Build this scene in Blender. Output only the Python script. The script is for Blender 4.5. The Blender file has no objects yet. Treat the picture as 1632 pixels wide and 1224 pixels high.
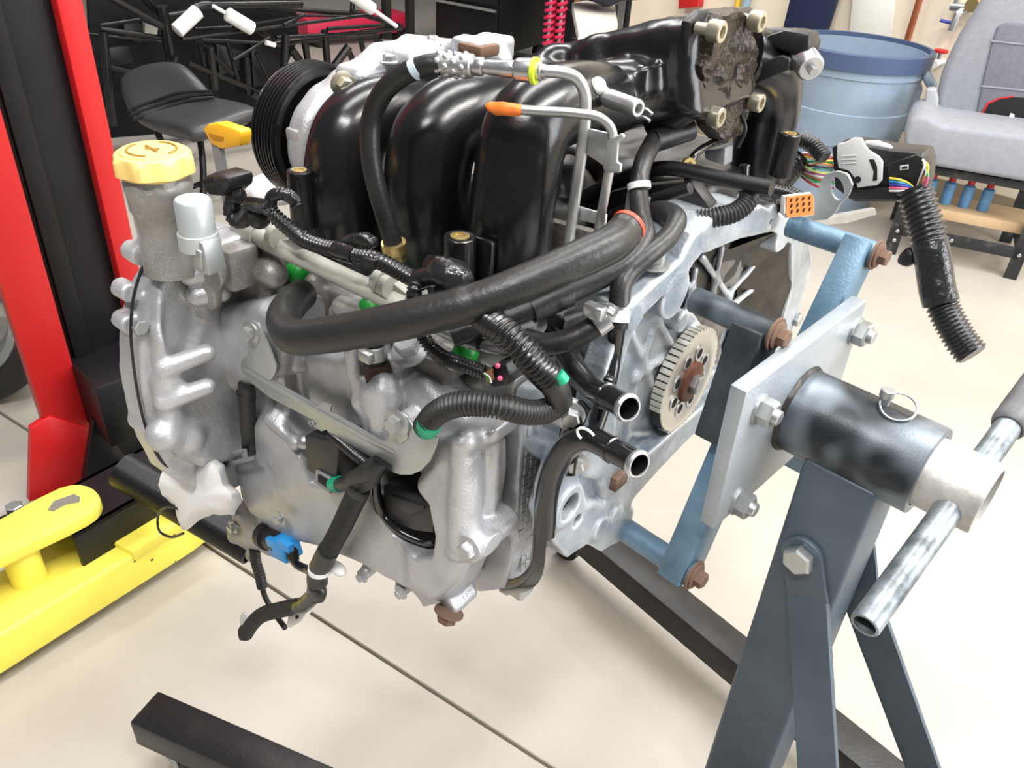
import bpy, bmesh, math, random
import numpy as np
from mathutils import Vector, Matrix, noise as mnoise
random.seed(7)
rng = np.random.default_rng(7)
SC = bpy.context.scene
COL = SC.collection

# ------------------------------------------------------------------ camera
F = 1290.0; CX, CY = 816.0, 612.0
R = np.array([[0.7082183237161852, 0.41862495726239174, -0.5684891829307537],
              [0.7037106063518028, -0.35388295401230363, 0.6160829792857032],
              [0.05672907949361883, -0.8363731224845947, -0.5452172149913683]])
CAM = np.array([0.15466731834693523, -0.7159847411478895, 1.2698763618897628])
cd = bpy.data.cameras.new('camera'); cam = bpy.data.objects.new('camera', cd); COL.objects.link(cam)
cd.sensor_fit = 'HORIZONTAL'; cd.sensor_width = 36; cd.lens = 36*F/1632; cd.clip_start = .02; cd.clip_end = 60
cam.matrix_world = Matrix(((R[0,0], -R[0,1], -R[0,2], CAM[0]), (R[1,0], -R[1,1], -R[1,2], CAM[1]),
                           (R[2,0], -R[2,1], -R[2,2], CAM[2]), (0,0,0,1)))
SC.camera = cam
# ------------------------------------------------------------------ light
SC.view_settings.view_transform = 'Standard'; SC.view_settings.look = 'None'
SC.view_settings.gamma = 1; SC.view_settings.use_curve_mapping = False
SC.view_settings.exposure = 0.0
wd = bpy.data.worlds.new('shop_air'); SC.world = wd; wd.use_nodes = True
wd.node_tree.nodes['Background'].inputs[0].default_value = (.93, .95, 1.0, 1)
wd.node_tree.nodes['Background'].inputs[1].default_value = .17
def area(name, loc, aim, sx, sy, power, colr=(1,1,1)):
    l = bpy.data.lights.new(name, 'AREA'); l.shape = 'RECTANGLE'; l.size = sx; l.size_y = sy; l.energy = power; l.color = colr
    o = bpy.data.objects.new(name, l); COL.objects.link(o); o.location = loc
    o.rotation_euler = (Vector(aim)-Vector(loc)).to_track_quat('-Z', 'Y').to_euler(); return o
area('ceiling_lamp', (-.9, .6, 3.9), (-.9, .6, 0), .35, 3.4, 110, (1,.98,.95))
area('ceiling_lamp', (1.3, .9, 3.9), (1.3, .9, 0), .35, 3.4, 230, (1,.98,.95))
area('ceiling_lamp', (-3.2, 2.6, 3.9), (-3.2, 2.6, 0), .35, 4.4, 170, (1,.98,.95))
area('ceiling_lamp', (.4, -2.0, 3.9), (.3, -1.6, 0), 1.7, .22, 125, (1,.98,.95))
area('ceiling_lamp', (1.5, 4.0, 3.9), (1.2, 2.6, 0), 2.4, .35, 90, (1,.98,.95))
area('doorway_light', (3.8, 1.6, 1.9), (-.2, .4, .4), 2.6, 2.6, 220, (.95,.975,1))

# ------------------------------------------------------------------ placing
def ray(px, py): return R @ np.array([px-CX, py-CY, F])
def W(px, py, x=None, y=None, z=None):
    r = ray(px, py)
    k, v = (0,x) if x is not None else (1,y) if y is not None else (2,z)
    return CAM + r*((v-CAM[k])/r[k])
def D(px, py, d): return CAM + ray(px, py)*(d/F)
PSI = math.radians(6); EO = np.array([-.225, 0, .806])          # the engine sits yawed 6 degrees on its stand
EM = np.array([[math.cos(PSI), math.sin(PSI), 0], [-math.sin(PSI), math.cos(PSI), 0], [0,0,1]])
ECAM = EM @ (CAM-EO)
def L(u, v, w): return EO + EM.T @ np.array([u,v,w], float)       # engine frame -> world
def LA(a): return EO + np.asarray(a, float) @ EM
def El(px, py, **k):                                             # engine-frame point on a plane of the engine
    (kk, val), = k.items(); i = 'uvw'.index(kk); r = EM @ ray(px, py)
    return ECAM + r*((val-ECAM[i])/r[i])
def EP(px, py, **k): return L(*El(px, py, **k))
def depth(p): return float((R.T @ (np.asarray(p)-CAM))[2])
def rad(p, px): return px*depth(p)/F
def pts(s, base=None):
    """'x y v-.3; x y; ...' : a run of points, each keeping the last plane given (u v w engine planes, X Y Z world planes)"""
    out = []; pl = base
    for t in s.split(';'):
        t = t.split()
        if len(t) > 2: pl = t[2]
        k, val = pl[0], float(pl[1:])
        out.append(np.asarray(W(float(t[0]), float(t[1]), **{k.lower(): val}) if k in 'XYZ' else EP(float(t[0]), float(t[1]), **{k: val})))
    return out
def mix(a, b, t): return np.asarray(a)*(1-t)+np.asarray(b)*t
def unit(v): v = np.asarray(v, float); return v/np.linalg.norm(v)

# ------------------------------------------------------------------ materials
def nt(name):
    m = bpy.data.materials.new(name); m.use_nodes = True; n = m.node_tree
    return m, n, n.nodes['Principled BSDF']
def mat(name, col, rough=.5, metal=0, bump=0, bscale=60, var=0, vscale=8, col2=None, thr=.5, soft=.2, coat=0, spec=.5, rvar=0, trans=0, bdist=.004, detail=5):
    m, n, b = nt(name)
    b.inputs['Roughness'].default_value = rough; b.inputs['Metallic'].default_value = metal
    b.inputs['Specular IOR Level'].default_value = spec; b.inputs['Coat Weight'].default_value = coat
    b.inputs['Coat Roughness'].default_value = .12; b.inputs['Transmission Weight'].default_value = trans
    tc = n.nodes.new('ShaderNodeTexCoord'); c1 = (*col, 1)
    b.inputs['Base Color'].default_value = c1
    if var or col2:
        t = n.nodes.new('ShaderNodeTexNoise'); t.inputs['Scale'].default_value = vscale; t.inputs['Detail'].default_value = detail; t.inputs['Roughness'].default_value = .62
        n.links.new(tc.outputs['Object'], t.inputs['Vector'])
        r = n.nodes.new('ShaderNodeValToRGB'); n.links.new(t.outputs['Fac'], r.inputs['Fac'])
        e = r.color_ramp.elements
        if col2: e[0].position = max(0,thr-soft); e[1].position = min(1,thr+soft); e[0].color = c1; e[1].color = (*col2, 1)
        else:
            e[0].position = .3; e[1].position = .7
            e[0].color = (*[c*(1-var) for c in col], 1); e[1].color = (*[min(1,c*(1+var)) for c in col], 1)
        n.links.new(r.outputs['Color'], b.inputs['Base Color'])
        if rvar:
            mr = n.nodes.new('ShaderNodeMapRange'); mr.inputs['To Min'].default_value = max(.02,rough-rvar); mr.inputs['To Max'].default_value = rough+rvar
            mr.inputs['From Min'].default_value = .3; mr.inputs['From Max'].default_value = .7
            n.links.new(t.outputs['Fac'], mr.inputs['Value']); n.links.new(mr.outputs['Result'], b.inputs['Roughness'])
    if bump:
        t2 = n.nodes.new('ShaderNodeTexNoise'); t2.inputs['Scale'].default_value = bscale; t2.inputs['Detail'].default_value = 4
        n.links.new(tc.outputs['Object'], t2.inputs['Vector'])
        bp = n.nodes.new('ShaderNodeBump'); bp.inputs['Strength'].default_value = bump; bp.inputs['Distance'].default_value = bdist
        n.links.new(t2.outputs['Fac'], bp.inputs['Height']); n.links.new(bp.outputs['Normal'], b.inputs['Normal'])
    return m
def speckle(m, col, scale=90, size=.17, mask=4, mthr=.55):
    """small chips / specks of another colour over a material"""
    n = m.node_tree; b = n.nodes['Principled BSDF']; tc = n.nodes.new('ShaderNodeTexCoord')
    v = n.nodes.new('ShaderNodeTexVoronoi'); v.inputs['Scale'].default_value = scale; n.links.new(tc.outputs['Object'], v.inputs['Vector'])
    t = n.nodes.new('ShaderNodeTexNoise'); t.inputs['Scale'].default_value = mask; n.links.new(tc.outputs['Object'], t.inputs['Vector'])
    a = n.nodes.new('ShaderNodeMath'); a.operation = 'LESS_THAN'; a.inputs[1].default_value = size; n.links.new(v.outputs['Distance'], a.inputs[0])
    c = n.nodes.new('ShaderNodeMath'); c.operation = 'GREATER_THAN'; c.inputs[1].default_value = mthr; n.links.new(t.outputs['Fac'], c.inputs[0])
    d = n.nodes.new('ShaderNodeMath'); d.operation = 'MULTIPLY'; n.links.new(a.outputs[0], d.inputs[0]); n.links.new(c.outputs[0], d.inputs[1])
    mx = n.nodes.new('ShaderNodeMix'); mx.data_type = 'RGBA'; n.links.new(d.outputs[0], mx.inputs['Factor'])
    s = b.inputs['Base Color']
    if s.links: n.links.new(s.links[0].from_socket, mx.inputs[6])
    else: mx.inputs[6].default_value = s.default_value
    mx.inputs[7].default_value = (*col, 1); n.links.new(mx.outputs[2], s)
    return m
M = dict(
 alu=speckle(speckle(mat('cast_aluminium', (.40,.405,.42), .42, .55, .22, 420, col2=(.60,.605,.625), vscale=11, thr=.5, soft=.2, rvar=.07, detail=9), (.34,.33,.32), 420, .16, 9, .52), (.66,.67,.69), 420, .2, 14, .52),
 alu_dirty=speckle(mat('stained_aluminium', (.15,.135,.115), .5, .5, .25, 150, col2=(.46,.45,.435), vscale=12, thr=.47, soft=.2, rvar=.08, detail=9), (.55,.54,.52), 420, .22, 10, .5),
 zinc_white=mat('dull_zinc_can', (.56,.60,.61), .42, .55, .05, 300, var=.08, vscale=20), coil=mat('coil_plastic', (.022,.022,.023), .45),
 alu_bell=mat('chalky_blue_aluminium', (.22,.27,.32), .45, .45, .2, 300, col2=(.56,.59,.62), vscale=13, thr=.5, soft=.16, detail=9),
 alu_mach=mat('machined_aluminium', (.62,.63,.64), .38, .6, .1, 300, var=.12, vscale=14),
 alu_oily=mat('oily_brown_aluminium', (.06,.045,.03), .5, .35, .4, 160, col2=(.42,.40,.37), vscale=11, thr=.5, soft=.2),
 zinc=mat('zinc_plated_steel', (.46,.47,.47), .36, .8, var=.12, vscale=30),
 bracket=mat('galvanised_bracket', (.47,.49,.49), .42, .75, var=.1, vscale=20),
 steel=mat('bare_steel', (.52,.53,.55), .3, .9, .1, 200, var=.15, vscale=20),
 brushed=mat('ground_plate_steel', (.27,.315,.36), .42, .55, .15, 200, col2=(.47,.50,.53), vscale=6, thr=.5, soft=.25),
 paint=mat('sprayed_blue_grey_paint', (.022,.027,.032), .40, .45, .06, 400, col2=(.33,.39,.45), vscale=11, thr=.585, soft=.16, rvar=.05, detail=2),
 post=mat('dark_blue_grey_paint', (.050,.065,.082), .44, .3, .12, 700, col2=(.105,.142,.18), vscale=5, thr=.5, soft=.25, rvar=.05, detail=8),
 paint_blue=mat('blue_overspray_paint', (.05,.115,.18), .4, .3, .1, 300, col2=(.20,.32,.43), vscale=9, thr=.5, soft=.2),
 black_paint=mat('worn_black_paint', (.008,.008,.009), .4, .1, .1, 200, col2=(.032,.029,.026), vscale=9, thr=.6, soft=.14),
 rust=mat('rusty_steel', (.10,.055,.035), .62, .35, .4, 250, col2=(.27,.17,.12), vscale=60, thr=.5, soft=.2),
 flex=mat('pressed_cream_steel', (.66,.64,.57), .34, .55, var=.08, vscale=12),
 gloss=mat('black_moulded_plastic', (.006,.006,.007), .24, 0, .04, 500, coat=.0, spec=.5),
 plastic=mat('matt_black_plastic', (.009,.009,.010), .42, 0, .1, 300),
 rubber=mat('black_rubber_hose', (.012,.012,.012), .42, 0, .12, 200, var=.2, vscale=10),
 rubber2=mat('dusty_rubber_hose', (.019,.0185,.018), .40, 0, .15, 200, var=.2, vscale=10),
 conduit=mat('corrugated_black_plastic', (.010,.010,.011), .28, 0, spec=.6),
 conduit_old=mat('dusty_corrugated_plastic', (.021,.0205,.020), .45, 0, var=.2, vscale=20),
 tape=mat('black_vinyl_tape', (.011,.011,.012), .22, 0, .5, 90, spec=.6),
 tube_gloss=mat('black_painted_pipe', (.010,.010,.011), .2, .0, .05, 200, coat=.5),
 yellow_cap=mat('yellow_cap_plastic', (.84,.59,.19), .45, 0, .05, 300, var=.06),
 yellow_dip=mat('amber_plastic', (.86,.45,.02), .35, 0, var=.04),
 ygreen=mat('yellow_green_ring', (.62,.82,.03), .4),
 orange=mat('orange_tape', (.85,.20,.03), .5, 0, .3, 60),
 green=mat('green_plastic', (.01,.27,.03), .4), teal=mat('teal_green_tape', (.01,.33,.17), .45),
 blue=mat('blue_connector_plastic', (.02,.27,.66), .38), white=mat('white_plastic', (.78,.78,.77), .5),
 paper=mat('white_paper_towel', (.95,.95,.95), .85, 0, .2, 60), grey_pl=mat('grey_plastic', (.24,.24,.25), .45),
 lever=mat('pale_grey_plastic', (.62,.62,.62), .45), resin=mat('cream_resin', (.41,.41,.36), .42, 0, .1, 200, var=.12, vscale=18),
 orange_core=mat('orange_connector_core', (.72,.17,.02), .4), dark=mat('dark_recess', (.004,.004,.004), .8),
 brass=mat('brass', (.62,.47,.20), .32, .9), red_o=mat('red_seal', (.5,.05,.02), .4), tapefilm=mat('brown_packing_film', (.012,.010,.006), .38, 0, .8, 110, col2=(.045,.030,.018), vscale=30, thr=.5, soft=.2, bdist=.006, spec=.4),
)
def worn_edges(m, colr, lo=.5, hi=.56):
    n = m.node_tree; b = n.nodes['Principled BSDF']; ge = n.nodes.new('ShaderNodeNewGeometry'); mr = n.nodes.new('ShaderNodeMapRange'); mr.inputs['From Min'].default_value = lo; mr.inputs['From Max'].default_value = hi
    n.links.new(ge.outputs['Pointiness'], mr.inputs['Value']); mx = n.nodes.new('ShaderNodeMix'); mx.data_type = 'RGBA'; s = b.inputs['Base Color']
    n.links.new(mr.outputs['Result'], mx.inputs['Factor']); n.links.new(s.links[0].from_socket, mx.inputs[6]); mx.inputs[7].default_value = (*colr, 1); n.links.new(mx.outputs[2], s)
worn_edges(M['alu_bell'], (.74,.76,.78), .505, .55)
# ------------------------------------------------------------------ objects
LOC = {}
def link(o, parent=None, label=None, kind=None):
    COL.objects.link(o)
    if parent is not None: o.parent = parent; LOC[o.name] = LOC[parent.name]
    else: LOC[o.name] = np.array(o.location)
    if label: o['label'] = label
    if kind: o['kind'] = kind
    return o
def thing(name, label, cat, loc, group=None):
    o = bpy.data.objects.new(name, None); o.location = loc; o.empty_display_size = .05; link(o)
    o['label'] = label; o['category'] = cat
    if group: o['group'] = group
    return o
class G:
    """collects geometry in world coordinates; build() links it as ONE mesh object"""
    def __init__(s): s.v = []; s.f = []; s.n = 0
    def add(s, v, f):
        v = np.asarray(v, float).reshape(-1,3); s.v.append(v); s.f += [tuple(i+s.n for i in q) for q in f]; s.n += len(v); return s
    def box(s, a, b, fr=None):
        """fr: 'E' = corners in the engine frame, or a 3x3 with an origin"""
        a, b = np.minimum(a,b), np.maximum(a,b)
        v = np.array([[x,y,z] for x in (a[0],b[0]) for y in (a[1],b[1]) for z in (a[2],b[2])])
        if fr == 'E': v = LA(v)
        return s.add(v, [(0,1,3,2),(4,6,7,5),(0,4,5,1),(2,3,7,6),(0,2,6,4),(1,5,7,3)])
    def obox(s, c, ax, ay, az):
        """box from centre and three half-axis vectors"""
        c = np.asarray(c, float); ax, ay, az = map(lambda q: np.asarray(q, float), (ax,ay,az))
        if np.dot(np.cross(ax,ay), az) < 0: az = -az
        v = [c+i*ax+j*ay+k*az for i in (-1,1) for j in (-1,1) for k in (-1,1)]
        return s.add(v, [(0,1,3,2),(4,6,7,5),(0,4,5,1),(2,3,7,6),(0,2,6,4),(1,5,7,3)])
    def prism(s, poly, ext):
        """closed outline (3-D points) pushed along ext"""
        p = np.asarray(poly, float); n = len(p); e = np.asarray(ext, float)
        nr = np.zeros(3)
        for i in range(n): nr += np.cross(p[i], p[(i+1)%n])
        if np.dot(nr, e) > 0: p = p[::-1]
        return s.add(np.vstack([p, p+e]), [tuple(range(n)), tuple(range(2*n-1, n-1, -1))] + [(i, i+n, (i+1)%n+n, (i+1)%n) for i in range(n)])
    def bar(s, a, b, w, h, up=(0,0,1)):
        a, b = np.asarray(a, float), np.asarray(b, float); d = unit(b-a); sd = unit(np.cross(d, up)); u2 = np.cross(sd, d)
        return s.obox((a+b)/2, (b-a)/2, sd*w/2, u2*h/2)
    def tube(s, P, r, n=12, cap=True, hole=0):
        v, f = sweep(P, r, n, cap, hole); return s.add(v, f)
    def cyl(s, a, b, r, r2=None, n=20, ang=0):
        a, b = np.asarray(a, float), np.asarray(b, float); d = unit(b-a)
        q = np.array([0,0,1.]) if abs(d[2]) < .9 else np.array([1.,0,0]); x = unit(np.cross(q, d)); y = np.cross(d, x)
        t = np.arange(n)*2*np.pi/n + ang; c = np.outer(np.cos(t), x)+np.outer(np.sin(t), y); r2 = r if r2 is None else r2
        return s.add(np.vstack([a+c*r, b+c*r2]), [tuple(range(n-1,-1,-1)), tuple(range(n,2*n))] + [(i,(i+1)%n,(i+1)%n+n,i+n) for i in range(n)])
    def lathe(s, a, d, prof, n=28, close=False, lobes=None):
        """profile [(along, radius)...] turned about the axis d from a"""
        a = np.asarray(a, float); d = unit(d)
        q = np.array([0,0,1.]) if abs(d[2]) < .9 else np.array([1.,0,0]); x = unit(np.cross(q, d)); y = np.cross(d, x)
        t = np.arange(n)*2*np.pi/n; c = np.outer(np.cos(t), x)+np.outer(np.sin(t), y)
        if lobes: lb = (1+lobes[1]*np.cos(t*lobes[0]))[:,None]
        rows = [a+d*h+c*r*(lb if lobes and h >= lobes[2] and h <= lobes[3] else 1) for h, r in prof]; m = len(prof)
        f = [(k*n+i, k*n+(i+1)%n, (k+1)*n+(i+1)%n, (k+1)*n+i) for k in range(m-1) for i in range(n)]
        if close: f += [((m-1)*n+i, (m-1)*n+(i+1)%n, (i+1)%n, i) for i in range(n)]
        else: f += [tuple(range(n-1,-1,-1)), tuple(range((m-1)*n, m*n))]
        return s.add(np.vstack(rows), f)
    def ball(s, c, r, sc=(1,1,1), nu=14, nv=9):
        c = np.asarray(c, float); v = [c+np.array([0,0,-r*sc[2]])]
        for j in range(1, nv):
            a = -math.pi/2+math.pi*j/nv
            v += [c+r*np.array([sc[0]*math.cos(a)*math.cos(2*math.pi*i/nu), sc[1]*math.cos(a)*math.sin(2*math.pi*i/nu), sc[2]*math.sin(a)]) for i in range(nu)]
        v.append(c+np.array([0,0,r*sc[2]])); e = len(v)-1
        f = [(0, 1+(i+1)%nu, 1+i) for i in range(nu)] + [(1+j*nu+i, 1+j*nu+(i+1)%nu, 1+(j+1)*nu+(i+1)%nu, 1+(j+1)*nu+i) for j in range(nv-2) for i in range(nu)]
        f += [(e, 1+(nv-2)*nu+i, 1+(nv-2)*nu+(i+1)%nu) for i in range(nu)]
        return s.add(v, f)
    def build(s, name, m, parent=None, bevel=0, seg=2, angle=38, label=None, kind=None, noise=0, nscale=20):
        v = np.vstack(s.v)
        if noise: v = v+np.array([np.array(mnoise.noise_vector(Vector(p*nscale)))*noise for p in v])
        base = LOC[parent.name] if parent is not None else v.mean(0)
        me = bpy.data.meshes.new(name); me.from_pydata((v-base).tolist(), [], s.f)
        if bevel:
            bm = bmesh.new(); bm.from_mesh(me); bmesh.ops.remove_doubles(bm, verts=bm.verts, dist=1e-6)
            ed = [e for e in bm.edges if len(e.link_faces) == 2 and e.calc_face_angle(0) > math.radians(30)]
            bmesh.ops.bevel(bm, geom=ed, offset=bevel, segments=seg, affect='EDGES', clamp_overlap=True, profile=.5); bm.to_mesh(me); bm.free()
        me.validate(); me.polygons.foreach_set('use_smooth', [True]*len(me.polygons)); me.set_sharp_from_angle(angle=math.radians(angle))
        me.materials.append(m if not isinstance(m, str) else M[m])
        o = bpy.data.objects.new(name, me)
        if parent is None: o.location = base
        return link(o, parent, label, kind)
def spline(P, n=8):
    """Catmull-Rom through the points (columns after xyz, such as radius, are carried along)"""
    P = np.asarray(P, float)
    if len(P) < 3: return np.array([mix(P[0], P[-1], t) for t in np.linspace(0,1,n+1)])
    Q = np.vstack([2*P[0]-P[1], P, 2*P[-1]-P[-2]]); out = []
    for i in range(1, len(Q)-2):
        p0,p1,p2,p3 = Q[i-1:i+3]
        d1 = max(np.linalg.norm(p1[:3]-p0[:3]),1e-6)**.5; d2 = max(np.linalg.norm(p2[:3]-p1[:3]),1e-6)**.5; d3 = max(np.linalg.norm(p3[:3]-p2[:3]),1e-6)**.5
        m1 = (p1-p0)/d1-(p2-p0)/(d1+d2)+(p2-p1)/d2; m2 = (p2-p1)/d2-(p3-p1)/(d2+d3)+(p3-p2)/d3
        m1, m2 = m1*d2, m2*d2
        for k in range(n):
            t = k/n; out.append((2*t**3-3*t*t+1)*p1+(t**3-2*t*t+t)*m1+(-2*t**3+3*t*t)*p2+(t**3-t*t)*m2)
    out.append(Q[-2]); return np.array(out)
def resample(P, step):
    d = np.r_[0, np.cumsum(np.linalg.norm(np.diff(P[:,:3], axis=0), axis=1))]; n = max(2, int(round(d[-1]/step))+1)
    t = np.linspace(0, d[-1], n); return np.stack([np.interp(t, d, P[:,k]) for k in range(P.shape[1])], 1)
def sweep(P, r, n=12, cap=True, hole=0, sx=1.0):
    P = np.asarray(P, float)[:,:3]; m = len(P); r = np.full(m, r, float) if np.isscalar(r) else np.asarray(r, float)
    T = np.gradient(P, axis=0); T /= np.maximum(np.linalg.norm(T, axis=1), 1e-9)[:,None]
    q = np.array([0,0,1.]) if abs(T[0,2]) < .9 else np.array([1.,0,0]); X = unit(np.cross(q, T[0])); rows = []
    t = np.arange(n)*2*np.pi/n
    for i in range(m):
        X = unit(X-T[i]*np.dot(X, T[i])); Y = np.cross(T[i], X)
        rows.append(P[i]+(np.outer(np.cos(t)*sx, X)+np.outer(np.sin(t), Y))*r[i])
    f = [(k*n+i, k*n+(i+1)%n, (k+1)*n+(i+1)%n, (k+1)*n+i) for k in range(m-1) for i in range(n)]
    if hole:                                             # open end: wall thickness seen at the last ring
        for (k, sg) in ((m-1, 1),):
            c = P[k]; b = len(rows); rows.append(c+(rows[k]-c)*hole); rows.append(c+(rows[k]-c)*hole-T[k]*r[k]*1.6)
            f += [(k*n+i, k*n+(i+1)%n, b*n+(i+1)%n, b*n+i) for i in range(n)] + [(b*n+i, b*n+(i+1)%n, (b+1)*n+(i+1)%n, (b+1)*n+i) for i in range(n)]
            f += [tuple((b+1)*n+i for i in range(n))]
        f += [tuple(range(n-1,-1,-1))]
    elif cap: f += [tuple(range(n-1,-1,-1)), tuple(range((m-1)*n, m*n))]
    return np.vstack(rows), f
def pipe(name, P, rpx, m, parent, n=14, sub=8, r=None, hole=0, label=None, cap=True):
    """smooth round hose; rpx = half its width in the photograph at its mid depth"""
    P = np.asarray(P, float); r = rad(P[len(P)//2], rpx) if r is None else r
    return G().tube(spline(P, sub), r, n, cap, hole).build(name, m, parent, label=label, angle=50)
def corr(name, P, rpx, m, parent, pitch_px=7, n=14, amp=.17, r=None, label=None):
    """corrugated conduit"""
    P = np.asarray(P, float); mid = P[len(P)//2]; r = rad(mid, rpx) if r is None else r; pt = rad(mid, pitch_px)
    Q = resample(spline(P, 12), pt/4); k = np.arange(len(Q))%4
    return G().tube(Q, r*np.where((k == 0)|(k == 1), 1+amp*.5, 1-amp), n).build(name, m, parent, label=label, angle=80)
def frame(d, up=(0,0,1)):
    d = unit(d); x = np.cross(up, d); x = unit(x) if np.linalg.norm(x) > 1e-4 else np.array([1.,0,0]); return x, np.cross(d, x), d
MESH = {}
def place(name, key, make, m, parent, at, d, s, rot=0, label=None):
    """an alike piece (bolt, nut) that shares its mesh: axis d, scale s"""
    if (key, m) not in MESH:
        g = G(); make(g); me = bpy.data.meshes.new(key); me.from_pydata(np.vstack(g.v).tolist(), [], g.f)
        me.polygons.foreach_set('use_smooth', [True]*len(me.polygons)); me.set_sharp_from_angle(angle=math.radians(38)); me.materials.append(M[m]); MESH[key, m] = me
    x, y, z = frame(d); c, sn = math.cos(rot), math.sin(rot); x, y = x*c+y*sn, y*c-x*sn
    o = bpy.data.objects.new(name, MESH[key, m]); p = np.asarray(at)-LOC[parent.name]
    link(o, parent, label); o.matrix_basis = Matrix(((x[0]*s,y[0]*s,z[0]*s,p[0]),(x[1]*s,y[1]*s,z[1]*s,p[1]),(x[2]*s,y[2]*s,z[2]*s,p[2]),(0,0,0,1)))
    return o
def mk_flange(g):    # flanged hex bolt, unit = hex radius
    g.lathe((0,0,0), (0,0,1), [(0,1.5),(.22,1.5),(.34,1.15)], 20); g.lathe((0,0,.25), (0,0,1), [(0,1),(.85,1),(1.0,.82)], 6)
def mk_nut(g):       # hex nut with a stub of thread
    g.lathe((0,0,0), (0,0,1), [(0,.95),(.1,1.02),(.85,1.02),(1.0,.88)], 6); g.lathe((0,0,.9), (0,0,1), [(0,.55),(.45,.55),(.5,.48)], 14)
def mk_socket(g):    # socket cap screw on a spacer
    g.lathe((0,0,0), (0,0,1), [(0,.55),(1.5,.55)], 14); g.lathe((0,0,1.4), (0,0,1), [(0,.95),(.1,1),(1.2,1),(1.3,.92),(1.3,.55),(.7,.5)], 18)
def mk_hex(g): g.lathe((0,0,0), (0,0,1), [(0,.95),(.06,1),(.62,1),(.74,.84),(.76,.0)], 6)
def bolt(parent, at, d, s, m='zinc', name='bolt', kind='flange', rot=.3, label=None):
    return place(name, kind, dict(hex=mk_hex, flange=mk_flange, nut=mk_nut, socket=mk_socket)[kind], m, parent, at, d, s, rot, label)

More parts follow.
